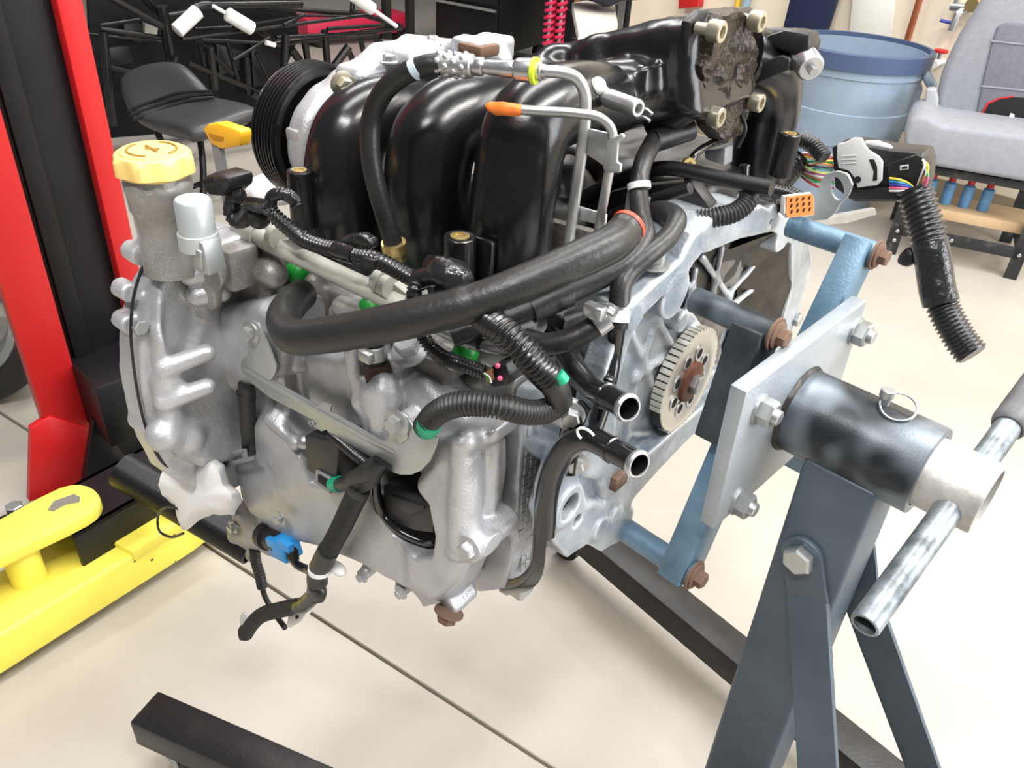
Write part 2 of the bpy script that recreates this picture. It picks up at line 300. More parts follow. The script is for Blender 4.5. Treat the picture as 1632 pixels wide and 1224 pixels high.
# ------------------------------------------------------------------ castings: blended solids meshed by surface nets
class Cast:
    def __init__(s, lo, hi, h):
        s.lo = np.array(lo, float); s.h = h; s.n = np.ceil((np.array(hi)-s.lo)/h).astype(int)+1; s.f = np.full(s.n, 1.0, np.float32); s.ax = [s.lo[i]+h*np.arange(s.n[i]) for i in range(3)]
    def _sub(s, lo, hi, k):
        a = np.clip(np.floor((np.asarray(lo)-k-3*s.h-s.lo)/s.h).astype(int), 0, s.n); b = np.clip(np.ceil((np.asarray(hi)+k+3*s.h-s.lo)/s.h).astype(int)+1, 0, s.n)
        sl = tuple(slice(a[i], b[i]) for i in range(3)); return sl, np.meshgrid(*[s.ax[i][sl[i]] for i in range(3)], indexing='ij', sparse=True)
    def _put(s, sl, d, k, cut):
        f = s.f[sl]
        if f.size == 0: return s
        if cut: f, d = -f, d
        if k > 0: h = np.clip(k-np.abs(f-d), 0, None)/k; r = np.minimum(f, d)-h*h*k*.25
        else: r = np.minimum(f, d)
        s.f[sl] = -r if cut else r; return s
    def ball(s, c, r, k=.004, cut=0, sc=(1,1,1)):
        c = np.array(c, float); sc = np.array(sc, float); sl, (X,Y,Z) = s._sub(c-r*sc, c+r*sc, k)
        return s._put(sl, (np.sqrt(((X-c[0])/sc[0])**2+((Y-c[1])/sc[1])**2+((Z-c[2])/sc[2])**2)-r)*sc.min(), k, cut)
    def cap(s, a, b, r, r2=None, k=.004, cut=0):
        a, b = np.array(a, float), np.array(b, float); r2 = r if r2 is None else r2; m = max(r, r2)
        sl, (X,Y,Z) = s._sub(np.minimum(a,b)-m, np.maximum(a,b)+m, k); e = b-a
        t = np.clip(((X-a[0])*e[0]+(Y-a[1])*e[1]+(Z-a[2])*e[2])/e.dot(e), 0, 1)
        return s._put(sl, np.sqrt((X-a[0]-t*e[0])**2+(Y-a[1]-t*e[1])**2+(Z-a[2]-t*e[2])**2)-(r+(r2-r)*t), k, cut)
    def cyl(s, a, b, r, k=.003, cut=0, rd=.002):
        a, b = np.array(a, float), np.array(b, float); e = b-a; Ln = np.linalg.norm(e); e = e/Ln
        sl, (X,Y,Z) = s._sub(np.minimum(a,b)-r, np.maximum(a,b)+r, k)
        t = (X-a[0])*e[0]+(Y-a[1])*e[1]+(Z-a[2])*e[2]; q = np.sqrt(np.maximum(0,(X-a[0])**2+(Y-a[1])**2+(Z-a[2])**2-t*t))
        dx, dy = q-r+rd, np.abs(t-Ln/2)-Ln/2+rd
        return s._put(sl, np.minimum(np.maximum(dx,dy),0)+np.sqrt(np.maximum(dx,0)**2+np.maximum(dy,0)**2)-rd, k, cut)
    def box(s, c, hf, k=.004, cut=0, rd=.004, rot=None):
        c, hf = np.array(c, float), np.array(hf, float); Rm = np.eye(3) if rot is None else np.array(rot, float); ex = np.abs(Rm.T) @ hf
        sl, (X,Y,Z) = s._sub(c-ex, c+ex, k); q = [np.abs(Rm[i,0]*(X-c[0])+Rm[i,1]*(Y-c[1])+Rm[i,2]*(Z-c[2]))-hf[i]+rd for i in range(3)]
        return s._put(sl, np.minimum(np.maximum(np.maximum(q[0],q[1]),q[2]),0)+np.sqrt(sum(np.maximum(a,0)**2 for a in q))-rd, k, cut)
    def poly(s, P, axis, a, b, k=.003, cut=0, rd=.003, draft=0):
        """outline P (two columns: the other two axes in order) pushed along an axis from a to b"""
        P = np.asarray(P, float); o = [i for i in range(3) if i != axis]; lo = np.zeros(3); hi = np.zeros(3)
        lo[o], hi[o] = P.min(0), P.max(0); lo[axis], hi[axis] = min(a,b), max(a,b); sl, _ = s._sub(lo, hi, k)
        A, B = np.meshgrid(s.ax[o[0]][sl[o[0]]], s.ax[o[1]][sl[o[1]]], indexing='ij'); d = np.full(A.shape, 1e9); sg = np.ones(A.shape); n = len(P)
        for i in range(n):
            p, q = P[i], P[i-1]; e = q-p; wx, wy = A-p[0], B-p[1]; t = np.clip((wx*e[0]+wy*e[1])/max(e.dot(e),1e-12), 0, 1)
            d = np.minimum(d, (wx-e[0]*t)**2+(wy-e[1]*t)**2)
            c1, c2, c3 = B >= p[1], B < q[1], e[0]*wy > e[1]*wx; sg = np.where((c1&c2&c3)|(~c1&~c2&~c3), -sg, sg)
        d2 = np.expand_dims(sg*np.sqrt(d), axis); sh = [1,1,1]; sh[axis] = -1; T = s.ax[axis][sl[axis]].reshape(sh)
        if draft: d2 = d2+draft*np.abs(T-a)
        dx, dy = d2+rd, np.abs(T-(a+b)/2)-abs(b-a)/2+rd
        return s._put(sl, np.minimum(np.maximum(dx,dy),0)+np.sqrt(np.maximum(dx,0)**2+np.maximum(dy,0)**2)-rd, k, cut)
    def path(s, P, r, k=.003, cut=0):
        for a, b in zip(P[:-1], P[1:]): s.cap(a, b, r, k=k, cut=cut)
        return s
    def rough(s, amp, scale):
        """uneven cast skin"""
        n = np.ceil(s.n*s.h*scale).astype(int)+2; g = rng.standard_normal(n).astype(np.float32); f = g
        for ax in range(3):
            t = np.arange(s.n[ax])*s.h*scale; i = t.astype(int); fr = (t-i).astype(np.float32); fr = fr*fr*(3-2*fr); sh = [1,1,1]; sh[ax] = -1; fr = fr.reshape(sh)
            f = np.take(f, i, ax)*(1-fr)+np.take(f, i+1, ax)*fr
        s.f += amp*f; return s
    def net(s):
        f = s.f; n = s.n; f[0]=f[-1]=1; f[:,0]=f[:,-1]=1; f[:,:,0]=f[:,:,-1]=1
        ins = f < 0; c = [f[i:n[0]-1+i, j:n[1]-1+j, k:n[2]-1+k] for i in (0,1) for j in (0,1) for k in (0,1)]
        ci = [ins[i:n[0]-1+i, j:n[1]-1+j, k:n[2]-1+k] for i in (0,1) for j in (0,1) for k in (0,1)]
        tot = sum(x.astype(np.int8) for x in ci); mixd = (tot > 0)&(tot < 8); idx = np.argwhere(mixd); vals = np.stack([x[mixd] for x in c], 1).astype(np.float64)
        corner = np.array([[i,j,k] for i in (0,1) for j in (0,1) for k in (0,1)], float); acc = np.zeros((len(idx),3)); cnt = np.zeros(len(idx))
        for a in range(8):
            for b in range(a+1, 8):
                if np.abs(corner[a]-corner[b]).sum() != 1: continue
                va, vb = vals[:,a], vals[:,b]; m = (va < 0) != (vb < 0); t = np.where(m, va/np.where(m, va-vb, 1), 0)
                acc += m[:,None]*(corner[a]+(corner[b]-corner[a])*t[:,None]); cnt += m
        V = s.lo+s.h*(idx+acc/cnt[:,None]); num = np.full(n-1, -1, int); num[mixd] = np.arange(len(idx)); faces = []
        for ax in range(3):
            o = [(ax+1)%3, (ax+2)%3]; sa = [slice(None)]*3; sb = [slice(None)]*3; sa[ax] = slice(0,-1); sb[ax] = slice(1,None)
            for q in o: sa[q] = slice(1,-1); sb[q] = slice(1,-1)
            A, B = ins[tuple(sa)], ins[tuple(sb)]; e = np.argwhere(A != B); fl = A[A != B]
            e[:,o[0]] += 1; e[:,o[1]] += 1
            def at(d0, d1): q = e.copy(); q[:,o[0]] -= d0; q[:,o[1]] -= d1; return num[q[:,0],q[:,1],q[:,2]]
            quad = np.stack([at(1,1), at(0,1), at(0,0), at(1,0)], 1); quad[~fl] = quad[~fl][:,::-1]; faces.append(quad)
        return V, np.vstack(faces)
    def build(s, name, m, parent, label=None, local=True, angle=55):
        V, Q = s.net(); V = LA(V) if local else V; V = V-LOC[parent.name]
        me = bpy.data.meshes.new(name); me.vertices.add(len(V)); me.vertices.foreach_set('co', V.astype(np.float32).ravel())
        me.loops.add(Q.size); me.loops.foreach_set('vertex_index', Q.astype(np.int32).ravel()); me.polygons.add(len(Q)); me.polygons.foreach_set('loop_start', np.arange(0, Q.size, 4, dtype=np.int32))
        me.update(calc_edges=True); me.validate(); me.polygons.foreach_set('use_smooth', [True]*len(me.polygons)); me.materials.append(M[m])
        return link(bpy.data.objects.new(name, me), parent, label)
def E2(s, plane, keep):
    """pixel outline -> engine-frame outline on a plane; keep = which two axes to return"""
    k, val = plane[0], float(plane[1:]); out = []
    for t in s.split(';'):
        a, b = map(float, t.split()[:2]); q = El(a, b, **{k: val}); out.append([q['uvw'.index(c)] for c in keep])
    return np.array(out)
# ------------------------------------------------------------------ the room
def concrete():
    m, n, b = nt('polished_concrete'); tc = n.nodes.new('ShaderNodeTexCoord')
    t = n.nodes.new('ShaderNodeTexNoise'); t.inputs['Scale'].default_value = 1.6; t.inputs['Detail'].default_value = 7; t.inputs['Roughness'].default_value = .6
    n.links.new(tc.outputs['Object'], t.inputs['Vector']); r = n.nodes.new('ShaderNodeValToRGB'); n.links.new(t.outputs['Fac'], r.inputs['Fac'])
    r.color_ramp.elements[0].position = .3; r.color_ramp.elements[0].color = (.35,.315,.27,1); r.color_ramp.elements[1].position = .7; r.color_ramp.elements[1].color = (.44,.41,.36,1)
    n.links.new(r.outputs['Color'], b.inputs['Base Color']); b.inputs['Roughness'].default_value = .38; b.inputs['Specular IOR Level'].default_value = .35
    speckle(m, (.36,.31,.26), 9, .05, 2, .58)
    return m
CONC = concrete()
joint_dark = mat('joint_filler', (.12,.10,.085), .9)
YAW = math.radians(11.2); jx = np.array([math.cos(YAW), math.sin(YAW), 0]); jy = np.array([-math.sin(YAW), math.cos(YAW), 0]); j0 = np.array([-1.146,-.231,0])
g = G().box((-14,-6,-.2), (6,16,-.012)); fl = g.build('floor', joint_dark, kind='structure')
for a in (-11.2,-8.0,-4.8,-1.6,1.6):                     # saw-cut slabs, a 6 mm joint between them
    for b in (-6.4,-3.2,0,3.2,6.4,9.6):
        w = 3.2; c = [j0+jx*(a+p)+jy*(b+q) for p,q in ((.003,.003),(w-.003,.003),(w-.003,w-.003),(.003,w-.003))]
        G().prism([p+np.array([0,0,-.03]) for p in c], (0,0,.03)).build('slab', CONC, fl, bevel=.002, seg=1)
wall_m = mat('cream_painted_wall', (.80,.70,.55), .6, var=.03, vscale=3)
G().box((-2.95,3.42,0), (3.5,3.55,3.2)).build('wall_right', wall_m, kind='structure')
G().box((-2.95,3.55,0), (-3.07,9,3.2)).build('wall_return', wall_m, kind='structure')
G().box((-12,9,0), (3.5,9.12,3.2)).build('wall_back', mat('grey_far_wall', (.34,.34,.36), .7), kind='structure')
G().box((-11,-5,0), (-11.1,9,3.2)).build('wall_left', mat('grey_far_wall_side', (.30,.30,.32), .7), kind='structure')
base_m = mat('brown_vinyl_baseboard', (.30,.23,.15), .5)
G().box((-2.95,3.408,0), (3.5,3.42,.11)).build('baseboard_right', base_m, kind='structure')
# ------------------------------------------------------------------ engine stand
ST = thing('engine_stand', 'blue-grey sprayed steel engine stand bolted to the back of the engine', 'engine stand', (0,0,0))
AX = np.array([0,0,.808])
V3 = lambda *a: np.array(a, float)
# rotating tube, collar and handle
g = G(); g.lathe(AX+V3(-.102,0,0), (1,0,0), [(0,.0450),(.1345,.0450),(.136,.0440),(.136,.0365),(.02,.0365),(.02,.0)], 48); g.build('pivot_tube', 'paint', ST)
g = G(); g.lathe(AX+V3(-.104,0,0), (1,0,0), [(0,.0482),(.003,.0482),(.007,.0452)], 40); g.build('weld_bead', 'black_paint', ST, noise=.0012, nscale=150)
g = G(); g.lathe(AX+V3(.0,0,0), (1,0,0), [(0,.0352),(.085,.0352),(.0875,.034),(.0875,.030),(.052,.030),(.052,0)], 48)
col = g.build('collar', mat('worn_white_steel', (.27,.26,.245), .5, .35, .15, 120, col2=(.56,.55,.53), vscale=22, thr=.46, soft=.14), ST)
hc = AX+V3(.066,0,0); ha = V3(0,-.972,-.235); hb = -ha
lo_end, up_end = hc+ha*.185, hc+hb*.23
d = unit(lo_end-hc)
g = G(); g.lathe(up_end, d, [(0,.0125),(.413,.0125),(.415,.0118),(.415,.0095),(.30,.0095),(.30,0)], 28); hd = g.build('handle_bar', mat('oil_stained_chrome_bar', (.07,.08,.085), .42, .7, .1, 100, col2=(.33,.37,.40), vscale=30, thr=.5, soft=.16), ST)
g = G(); g.lathe(hc+hb*.098, hb, [(0,.0140),(.001,.0152),(.008,.0175),(.13,.0175),(.137,.0150),(.137,0)], 28); g.build('grip', mat('grey_rubber_grip', (.10,.10,.105), .5, .1, .1, 200, var=.2, vscale=30), hd)
# detent pin and its ring
pp = W(1405, 652, z=.846)
g = G(); g.lathe(pp+V3(0,0,.001), (0,0,1), [(0,.0085),(.003,.0085),(.004,.0055),(.013,.0055),(.0135,.0068),(.021,.0068),(.022,.0058)], 20); pin = g.build('locking_pin', 'zinc', ST)
rc = pp+V3(.014,-.0035,.012); ex, ey = unit(V3(1,-.25,-.12)), unit(V3(.2,.9,.32))
g = G(); th = np.linspace(0, 2*np.pi, 33)[:-1]; P = np.array([rc+.0165*(ex*math.cos(t)+ey*math.sin(t)) for t in th]); P = np.vstack([P, P[:2]])
g.tube(P, .0011, 8); g.build('split_ring', 'steel', pin)
# mount plate
xp = -.102; TL, TR, BL = W(1190,625,x=xp), W(1382,479,x=xp), W(1137,844,x=xp); BR = TR+BL-TL
g = G().prism([TL,TR,BR,BL], (-.0165,0,0)); pl = g.build('mount_plate', 'brushed', ST, bevel=.0012)
nuts = [W(1211,652,x=xp), W(1363,527,x=xp), W(1176,798,x=xp)]; nuts.append(nuts[1]+nuts[2]-nuts[0])
for q in nuts:
    place('washer', 'washer', lambda g: g.lathe((0,0,0), (0,0,1), [(0,1),(.14,1),(.16,.9)], 24), 'zinc', ST, q, (1,0,0), .0155)
    bolt(ST, q+V3(.0018,0,0), (1,0,0), .0138, 'zinc', 'lock_nut', 'nut', .45)
# spacer tubes to the bell housing and the swing arms
def spacer(y, z, x0, x1, r, pm, bm):
    g = G(); g.lathe((x0,y,z), (1,0,0), [(0,r),(x1-x0,r),(x1-x0,.006)], 30); s = g.build('spacer_tube', pm, ST)
    place('washer', 'washer', lambda g: g.lathe((0,0,0), (0,0,1), [(0,1),(.14,1),(.16,.9)], 24), bm, ST, V3(x1,y,z), (1,0,0), r*1.28)
    bolt(ST, V3(x1+.003,y,z), (1,0,0), r*.70, bm, 'arm_bolt', 'flange', .2)
M['armdark'] = mat('dark_arm_paint', (.022,.025,.028), .45, .3, .06, 400, col2=(.07,.085,.10), vscale=12, thr=.55, soft=.2)
SA, SB, SCc = (.142,.935), (-.040,.899), (-.103,.622)
spacer(*SA, -.222, -.121, .0132, 'paint_blue', 'rust'); spacer(*SB, -.222, -.130, .0135, 'paint', 'rust'); spacer(*SCc, -.222, -.122, .0140, 'paint_blue', 'rust')
def arm(a, b, x1, th, w, m):                             # slotted flat arm seen as a thick bar
    a, b = V3(x1-th/2, *a), V3(x1-th/2, *b); G().bar(a, b, th, w, up=unit(np.cross(unit(b-a), (1,0,0)))).build('swing_arm', m, ST, bevel=.002)
n1, n2, n3 = nuts[0], nuts[1], nuts[2]
arm((.142,.945), (n2[1]-.034, n2[2]-.085), -.124, .028, .045, 'paint_blue')
arm((-.037,.899), (-.062,.775), -.133, .034, .048, 'armdark')
arm((-.103,.606), (-.03,.80), -.125, .030, .046, 'paint_blue')
arm((.105,.76), (.16,.64), -.1205, .030, .046, 'paint_blue')
# post
px0, px1, py0, py1 = -.068, .009, -.04, .036
g = G().box((px0,py0,.10), (px1,py1,.785)); g.build('post', 'post', ST, bevel=.006, seg=3)
G().box((px0+.004,py0+.004,.772), (px1-.004,py1-.004,.790)).build('weld_bead', 'steel', ST, bevel=.004, noise=.001, nscale=90)
def brace(side, top, bend, end, w0):
    """flat bar bolted to the post's side, bent out and down to the base"""
    t = .006*side; n0 = V3(0,side,0); up = unit(top-bend); sd = unit(np.cross(up, n0)); hw = w0/2
    arc = [top+sd*hw*math.cos(a)+up*hw*math.sin(a) for a in np.linspace(0, math.pi, 13)]
    a = bend-sd*hw; b = bend+sd*hw; g = G(); g.prism(arc+[a,b], n0*.006)
    d2 = unit(end-bend); nn = np.cross(sd, d2); nn = nn*np.sign(np.dot(nn,n0)); g.prism([b, a, end-sd*hw, end+sd*hw], nn*.006)
    g.build('brace', 'post', ST, bevel=.001, seg=1)
tp = W(1281,884,y=-.0405); bd = W(1289,950,y=-.0405)
brace(-1, tp, bd, V3(.235,-.19,.135), .046); bolt(ST, tp+V3(0,-.0065,0), (0,-1,0), .0165, 'zinc', 'brace_bolt', 'hex', .2)
brace(1, V3(-.012,.0365,.655), V3(.01,.0365,.60), V3(.27,.13,.135), .046)
# base: two legs on casters and the cross piece
def leg(a, b, w, h, m):
    g = G(); g.bar(a, b, w, h); return g.build('base_leg', m, ST, bevel=.004)
z = .100
l1a, l1b = V3(-.66,.327,z), V3(.36,.222,z); leg(l1a, l1b, .065, .058, 'black_paint')
l2a, l2b = V3(-.760,-.520,z), V3(.30,-.065,z); lg = leg(l2a, l2b, .062, .058, 'black_paint')
g = G().bar(V3(.26,-.19,z+.002), V3(.30,.32,z+.002), .06, .056); g.build('cross_beam', 'black_paint', ST, bevel=.004)
G().bar(V3(-.05,0,z+.001), V3(.28,.02,z+.001), .07, .056).build('post_foot', 'black_paint', ST, bevel=.004)
for q in (l1a+V3(.05,-.006,0), l2a+V3(.05,.02,0), l1b-V3(.05,0,0), l2b-V3(.05,.02,0)):
    g = G().cyl(V3(q[0],q[1]-.011,.036), V3(q[0],q[1]+.011,.036), .036, n=24); cst = g.build('caster_wheel', 'rubber', ST, bevel=.003)
    G().box((q[0]-.02,q[1]-.018,.028), (q[0]+.02,q[1]-.014,.073)).box((q[0]-.02,q[1]+.014,.028), (q[0]+.02,q[1]+.018,.073)).box((q[0]-.024,q[1]-.022,.069), (q[0]+.024,q[1]+.022,.073)).build('caster_fork', 'steel', cst)
# ------------------------------------------------------------------ the engine: castings
EN = thing('engine', 'grey aluminium flat car engine with black intake runners, bolted to the stand', 'engine', tuple(L(-.2,0,-.25)))
# --- near valve cover
def pv(s, v): return E2(s, 'v%g' % v, 'uw')
c = Cast((-.43,-.375,-.31), (-.03,-.245,.13), .0019)
OUT = np.vstack([pv('350 474;440 484;520 515;565 555;640 600;700 636;760 656;788 664;803 700;801 760;786 830;772 885;767 912', -.266),
                 pv('702 967;690 966;640 945;590 915;540 888;490 872;440 858;402 835;374 795;360 740;342 660;346 560;343 500', -.322)])
c.poly(OUT, 1, -.262, -.318, rd=.010, k=.004)
c.poly(pv('346 492;410 482;440 500;452 560;446 604;405 618;372 630;348 600;342 540', -.335), 1, -.27, -.337, k=.006, rd=.014)                      # front upper block
c.poly(pv('366 690;430 655;470 690;520 720;560 760;590 790;640 850;700 905;690 962;640 940;580 906;520 880;450 860;404 834;380 790', -.333), 1, -.27, -.334, k=.012, rd=.012)   # lower band
c.poly(pv('690 722;738 702;748 740;749 860;740 905;720 942;696 958;650 930;640 800', -.335), 1, -.312, -.340, k=.012, rd=.013)     # rear bulge
c.poly(pv('690 712;745 690;776 704;780 770;768 850;757 900;735 942;690 958;640 800', -.298), 1, -.268, -.318, k=.012, rd=.010)
c.poly(pv('560 600;600 590;660 620;720 670;770 700;770 720;740 720;680 740;640 740;590 720;556 690', -.325), 1, -.27, -.316, k=.012, rd=.012)     # upper middle
c.poly(pv('478 560;556 565;566 640;556 700;520 690;486 640', -.330), 1, -.27, -.331, k=.010, rd=.014)
for a, b, r in (((478,600),(482,700),.0085), ((505,620),(545,700),.008), ((576,660),(640,735),.010), ((757,720),(752,900),.006), ((785,700),(775,860),.0055), ((700,690),(745,672),.008)):
    pass
for a, b, r, v in ((( 612,620),(612,712),.0145,-.330), ((735,705),(727,880),.006,-.337), ((790,705),(778,850),.006,-.292)):
    c.cap(El(*a, v=v), El(*b, v=v), r, k=.010)
c.path([El(560,560,v=-.332), El(575,640,v=-.330), El(600,700,v=-.328)], .0075, k=.008)
c.path([El(690,712,v=-.330), El(742,700,v=-.331), El(785,690,v=-.29)], .007, k=.010)
# dark valley between the front block and the middle, below the bracket
c.poly(pv('440 605;478 600;492 640;500 690;480 720;462 680;446 640', -.325), 1, -.296, -.36, k=.008, cut=1, rd=.006)
c.path([El(430,668,v=-.333), El(470,705,v=-.333), El(520,740,v=-.333), El(540,775,v=-.333)], .006, k=.007)
# coil recesses
c.poly(pv('478 690;525 672;575 705;572 770;540 785;492 772;474 730', -.335), 1, -.302, -.37, k=.006, cut=1, rd=.006)
c.poly(pv('594 752;622 752;660 768;686 800;696 850;692 884;668 886;625 856;604 820;594 785', -.335), 1, -.272, -.37, k=.006, cut=1, rd=.006)
# flange lugs along the lower edge and the rear lug
for p, r in (((452,858),.008), ((520,884),.0075), ((583,912),.0075), ((640,940),.0075), ((716,966),.0115), ((372,742),.008), ((344,650),.009)):
    q = El(*p, v=-.318); c.cyl((q[0],-.285,q[2]), (q[0],-.322,q[2]), r, k=.006)
q = El(748,872,v=-.330); c.cyl((q[0],-.27,q[2]), (q[0],-.338,q[2]), .0145, k=.006, rd=.004); c.cap((q[0],-.33,q[2]), (q[0]+.03,-.305,q[2]+.01), .010, k=.008)
# filler boss with the breather union, bracket bosses
q = El(606,604,v=-.325); c.cyl(q+np.array([0,0,-.03]), q+np.array([0,0,-.004]), .0185, k=.008)
for p in ((400,530),(638,678)):
    q = El(*p, v=-.338); c.cyl((q[0],-.30,q[2]), (q[0],-.3385,q[2]), .010, k=.006)
c.rough(.0005, 60)
c.build('valve_cover', 'alu', EN, label='silver cast valve cover with two coil recesses')
# gasket between cover and cam carrier
G().prism(LA(np.insert((OUT-OUT.mean(0))*.985+OUT.mean(0), 1, -.2625, 1)), EM.T @ np.array([0,.0045,0])).build('gasket', 'dark', EN)
# --- cam carrier and head behind the cover
c = Cast((-.43,-.275,-.31), (-.02,-.06,.13), .0024)
CAR = np.array([(-.40,.06),(-.30,.085),(-.14,.075),(-.075,.058),(-.048,.035),(-.047,-.06),(-.047,-.15),(-.055,-.195),(-.09,-.225),(-.16,-.24),(-.30,-.25),(-.39,-.235),(-.41,-.10)])
c.poly(CAR, 1, -.2605, -.20, rd=.004); c.poly(CAR*.97+np.array([-.006,0]), 1, -.21, -.07, rd=.005)
for w in (.02,-.21): c.box((-.055,-.232,w), (.012,.012,.012), k=.006)
c.rough(.0006, 70); c.build('cylinder_head', 'alu', EN, label='cast cylinder head between the valve cover and the block')
# studded rear end of the cam carrier: rows of small raised bars
g = G()
for i in range(17):
    for j in range(5):
        v = -.2535+.0085*j; w = .022-.0118*i-(.0042 if j%2 else 0)-.004*j
        if i > 13 and j < 1: continue
        g.box((-.048,v,w), (-.0462,v+.0070,w+.0098), 'E')
g.build('stippled_pad', 'alu', EN, bevel=.0004, seg=1, label='raised brick-like stippling on the head end', kind='stuff')
# --- front timing case lobe
c = Cast((-.53,-.46,-.22), (-.36,-.12,.26), .0024)
TC = E2('345 352;300 352;266 372;238 414;212 464;198 520;198 590;208 650;224 700;246 742;282 764;340 770;420 760;440 560;420 380', 'u-.455', 'vw')
c.poly(TC, 0, -.470, -.425, rd=.008)
TCi = E2('330 372;300 378;275 400;256 440;246 490;246 560;250 620;258 680;275 722;310 738;345 730;420 700;420 420', 'u-.425', 'vw')
c.poly(TCi, 0, -.44, -.405, k=.008, rd=.012)
c.path([El(262,540,u=-.41), El(266,610,u=-.41), El(270,690,u=-.41)], .012, k=.012)
c.path([El(270,460,u=-.415), El(262,520,u=-.412)], .010, k=.012)
c.poly(E2('262 430;300 415;318 440;322 520;300 575;270 585;262 540', 'u-.405', 'vw'), 0, -.414, -.39, k=.010, cut=1, rd=.008)
for y in (586,640): c.cap(El(262,y,u=-.405), El(330,y-24,u=-.385), .0105, .0095, k=.006)
c.ball(El(262,692,u=-.408), .020, k=.008); c.ball(El(300,700,u=-.405), .018, k=.012)
for y, x in ((412,318),(436,306),(470,316)): c.cap(El(x,y,u=-.40), El(352,y-6,u=-.385), .013, .011, k=.006)
for p in ((216,402),(200,462),(200,512),(226,672),(282,366),(240,414)): 
    q = El(*p, u=-.45); c.cyl((-.463,q[1],q[2]), (-.438,q[1],q[2]), .0105, k=.006, rd=.003)
q = El(258,360,u=-.43); c.cap(El(272,372,u=-.43), El(264,345,u=-.43), .030, .030, k=.012)                # root of the filler neck
c.box(El(372,405,u=-.395), (.018,.022,.026), k=.006, rd=.006)
c.rough(.0005, 60); c.build('timing_case', 'alu', EN, label='rounded cast timing case at the front of the engine')
# dark sealing line round the case
e = np.array(E2('345 350;302 350;266 372;238 414;218 468;212 530;217 590;227 650;241 700;261 738;296 762', 'u-.4235', 'vw')); P = LA(np.insert(e, 0, -.4275, 1))
G().tube(spline(P, 6), .0016, 8).build('seal_line', 'plastic', EN)
# plate linking timing case to the cover
c = Cast((-.42,-.36,-.30), (-.33,-.16,.12), .0024)
c.poly(E2('330 540;352 528;372 640;380 720;400 800;372 800;345 720', 'v-.31', 'uw'), 1, -.24, -.325, rd=.006)
c.cap(El(342,566,v=-.32), El(346,588,v=-.31), .012); c.cap(El(348,700,v=-.318), El(362,740,v=-.31), .012)
c.poly(E2('352 600;420 620;440 660;440 760;380 770', 'v-.30', 'uw'), 1, -.24, -.295, rd=.006)

c.rough(.0006, 70); c.build('chain_case_flange', 'alu_dirty', EN)
c = Cast((-.47,-.36,-.05), (-.30,-.16,.16), .0024)
c.poly(E2('330 420;420 400;440 470;420 490;345 480', 'v-.30', 'uw'), 1, -.20, -.31, rd=.008)
c.rough(.0006, 70); c.build('cam_case_end', 'alu_dirty', EN)
# --- engine block and bell housing
c = Cast((-.42,-.24,-.26), (-.02,.26,.12), .004)
c.box((-.22,0,-.07), (.175,.20,.12), rd=.02); c.box((-.2,-.14,.045), (.16,.06,.03), k=.01); c.box((-.2,.15,.045), (.16,.06,.03), k=.01)
c.rough(.004, 40); c.build('engine_block', 'alu_oily', EN)
BELL = E2('1000 490;1085 415;1108 372;1132 352;1180 338;1216 328;1256 345;1290 380;1296 420;1282 470;1262 530;1242 590;1180 650;1110 690;1060 740;1010 796;986 862;960 880;935 868;905 890;880 862;884 790;903 740;934 700;950 660;966 590', 'u0', 'vw')
c = Cast((-.12,-.30,-.24), (.012,.34,.20), .0022)
c.poly(BELL, 0, -.026, 0, rd=.003); c.poly(E2('1000 490;1085 415;1108 372;1132 352;1180 338;1216 328;1256 345;1290 380;1296 420;1282 470;1262 530;1242 590;1180 650;1110 690;1040 700;990 640;985 560', 'u0', 'vw'), 0, -.075, -.01, rd=.003)
INN = E2('1018 512;1092 440;1118 408;1180 384;1232 372;1262 392;1262 460;1240 540;1200 600;1120 650;1074 690;1030 730;1000 745;982 700;985 620;1000 560', 'u0', 'vw')
c.poly(INN, 0, -.020, .02, cut=1, k=.004, rd=.005)
c.poly(E2('1108 420;1180 384;1232 372;1262 392;1262 460;1240 540;1200 600;1120 600;1085 520', 'u0', 'vw'), 0, -.05, .02, cut=1, k=.006, rd=.006)
ctr = np.array([0,-.007,-.023])
c.cyl((-.07,ctr[1],ctr[2]), (-.028,ctr[1],ctr[2]), .072, k=.006)
def rib(a, b, r=.0040):
    u = -.0195 if (a[0]+b[0])/2 < 1095 else -.036
    c.cap(El(*a, u=u), El(*b, u=u), r, k=.007)
for a, b in (((1000,520),(1048,640)),((1060,470),(1012,600)),((1012,600),(996,700)),((1040,500),(1075,560)),((1010,600),(1075,560)),((1000,690),(1048,690)),((1010,740),(1064,700)),((1042,735),(1056,700)),((1118,410),(1160,470)),((1150,395),(1135,470)),((1232,385),(1160,470)),((1160,470),(1180,560)),((1225,440),(1150,500)),((1092,450),(1140,500)),((1108,430),(1088,520))): rib(a, b)
for p, r in (((1078,470),.026),((1252,372),.024),((993,838),.024),((1230,346),.015),((1130,372),.016),((1012,505),.014)): q = El(*p, u=0); c.cyl((-.068,q[1],q[2]), (.0, q[1],q[2]), r, k=.004)
for p, r in (((1066,505),.012),((1086,520),.012)): q = El(*p, u=-.03); c.cyl((-.06,q[1],q[2]), (-.012,q[1],q[2]), r, k=.004)
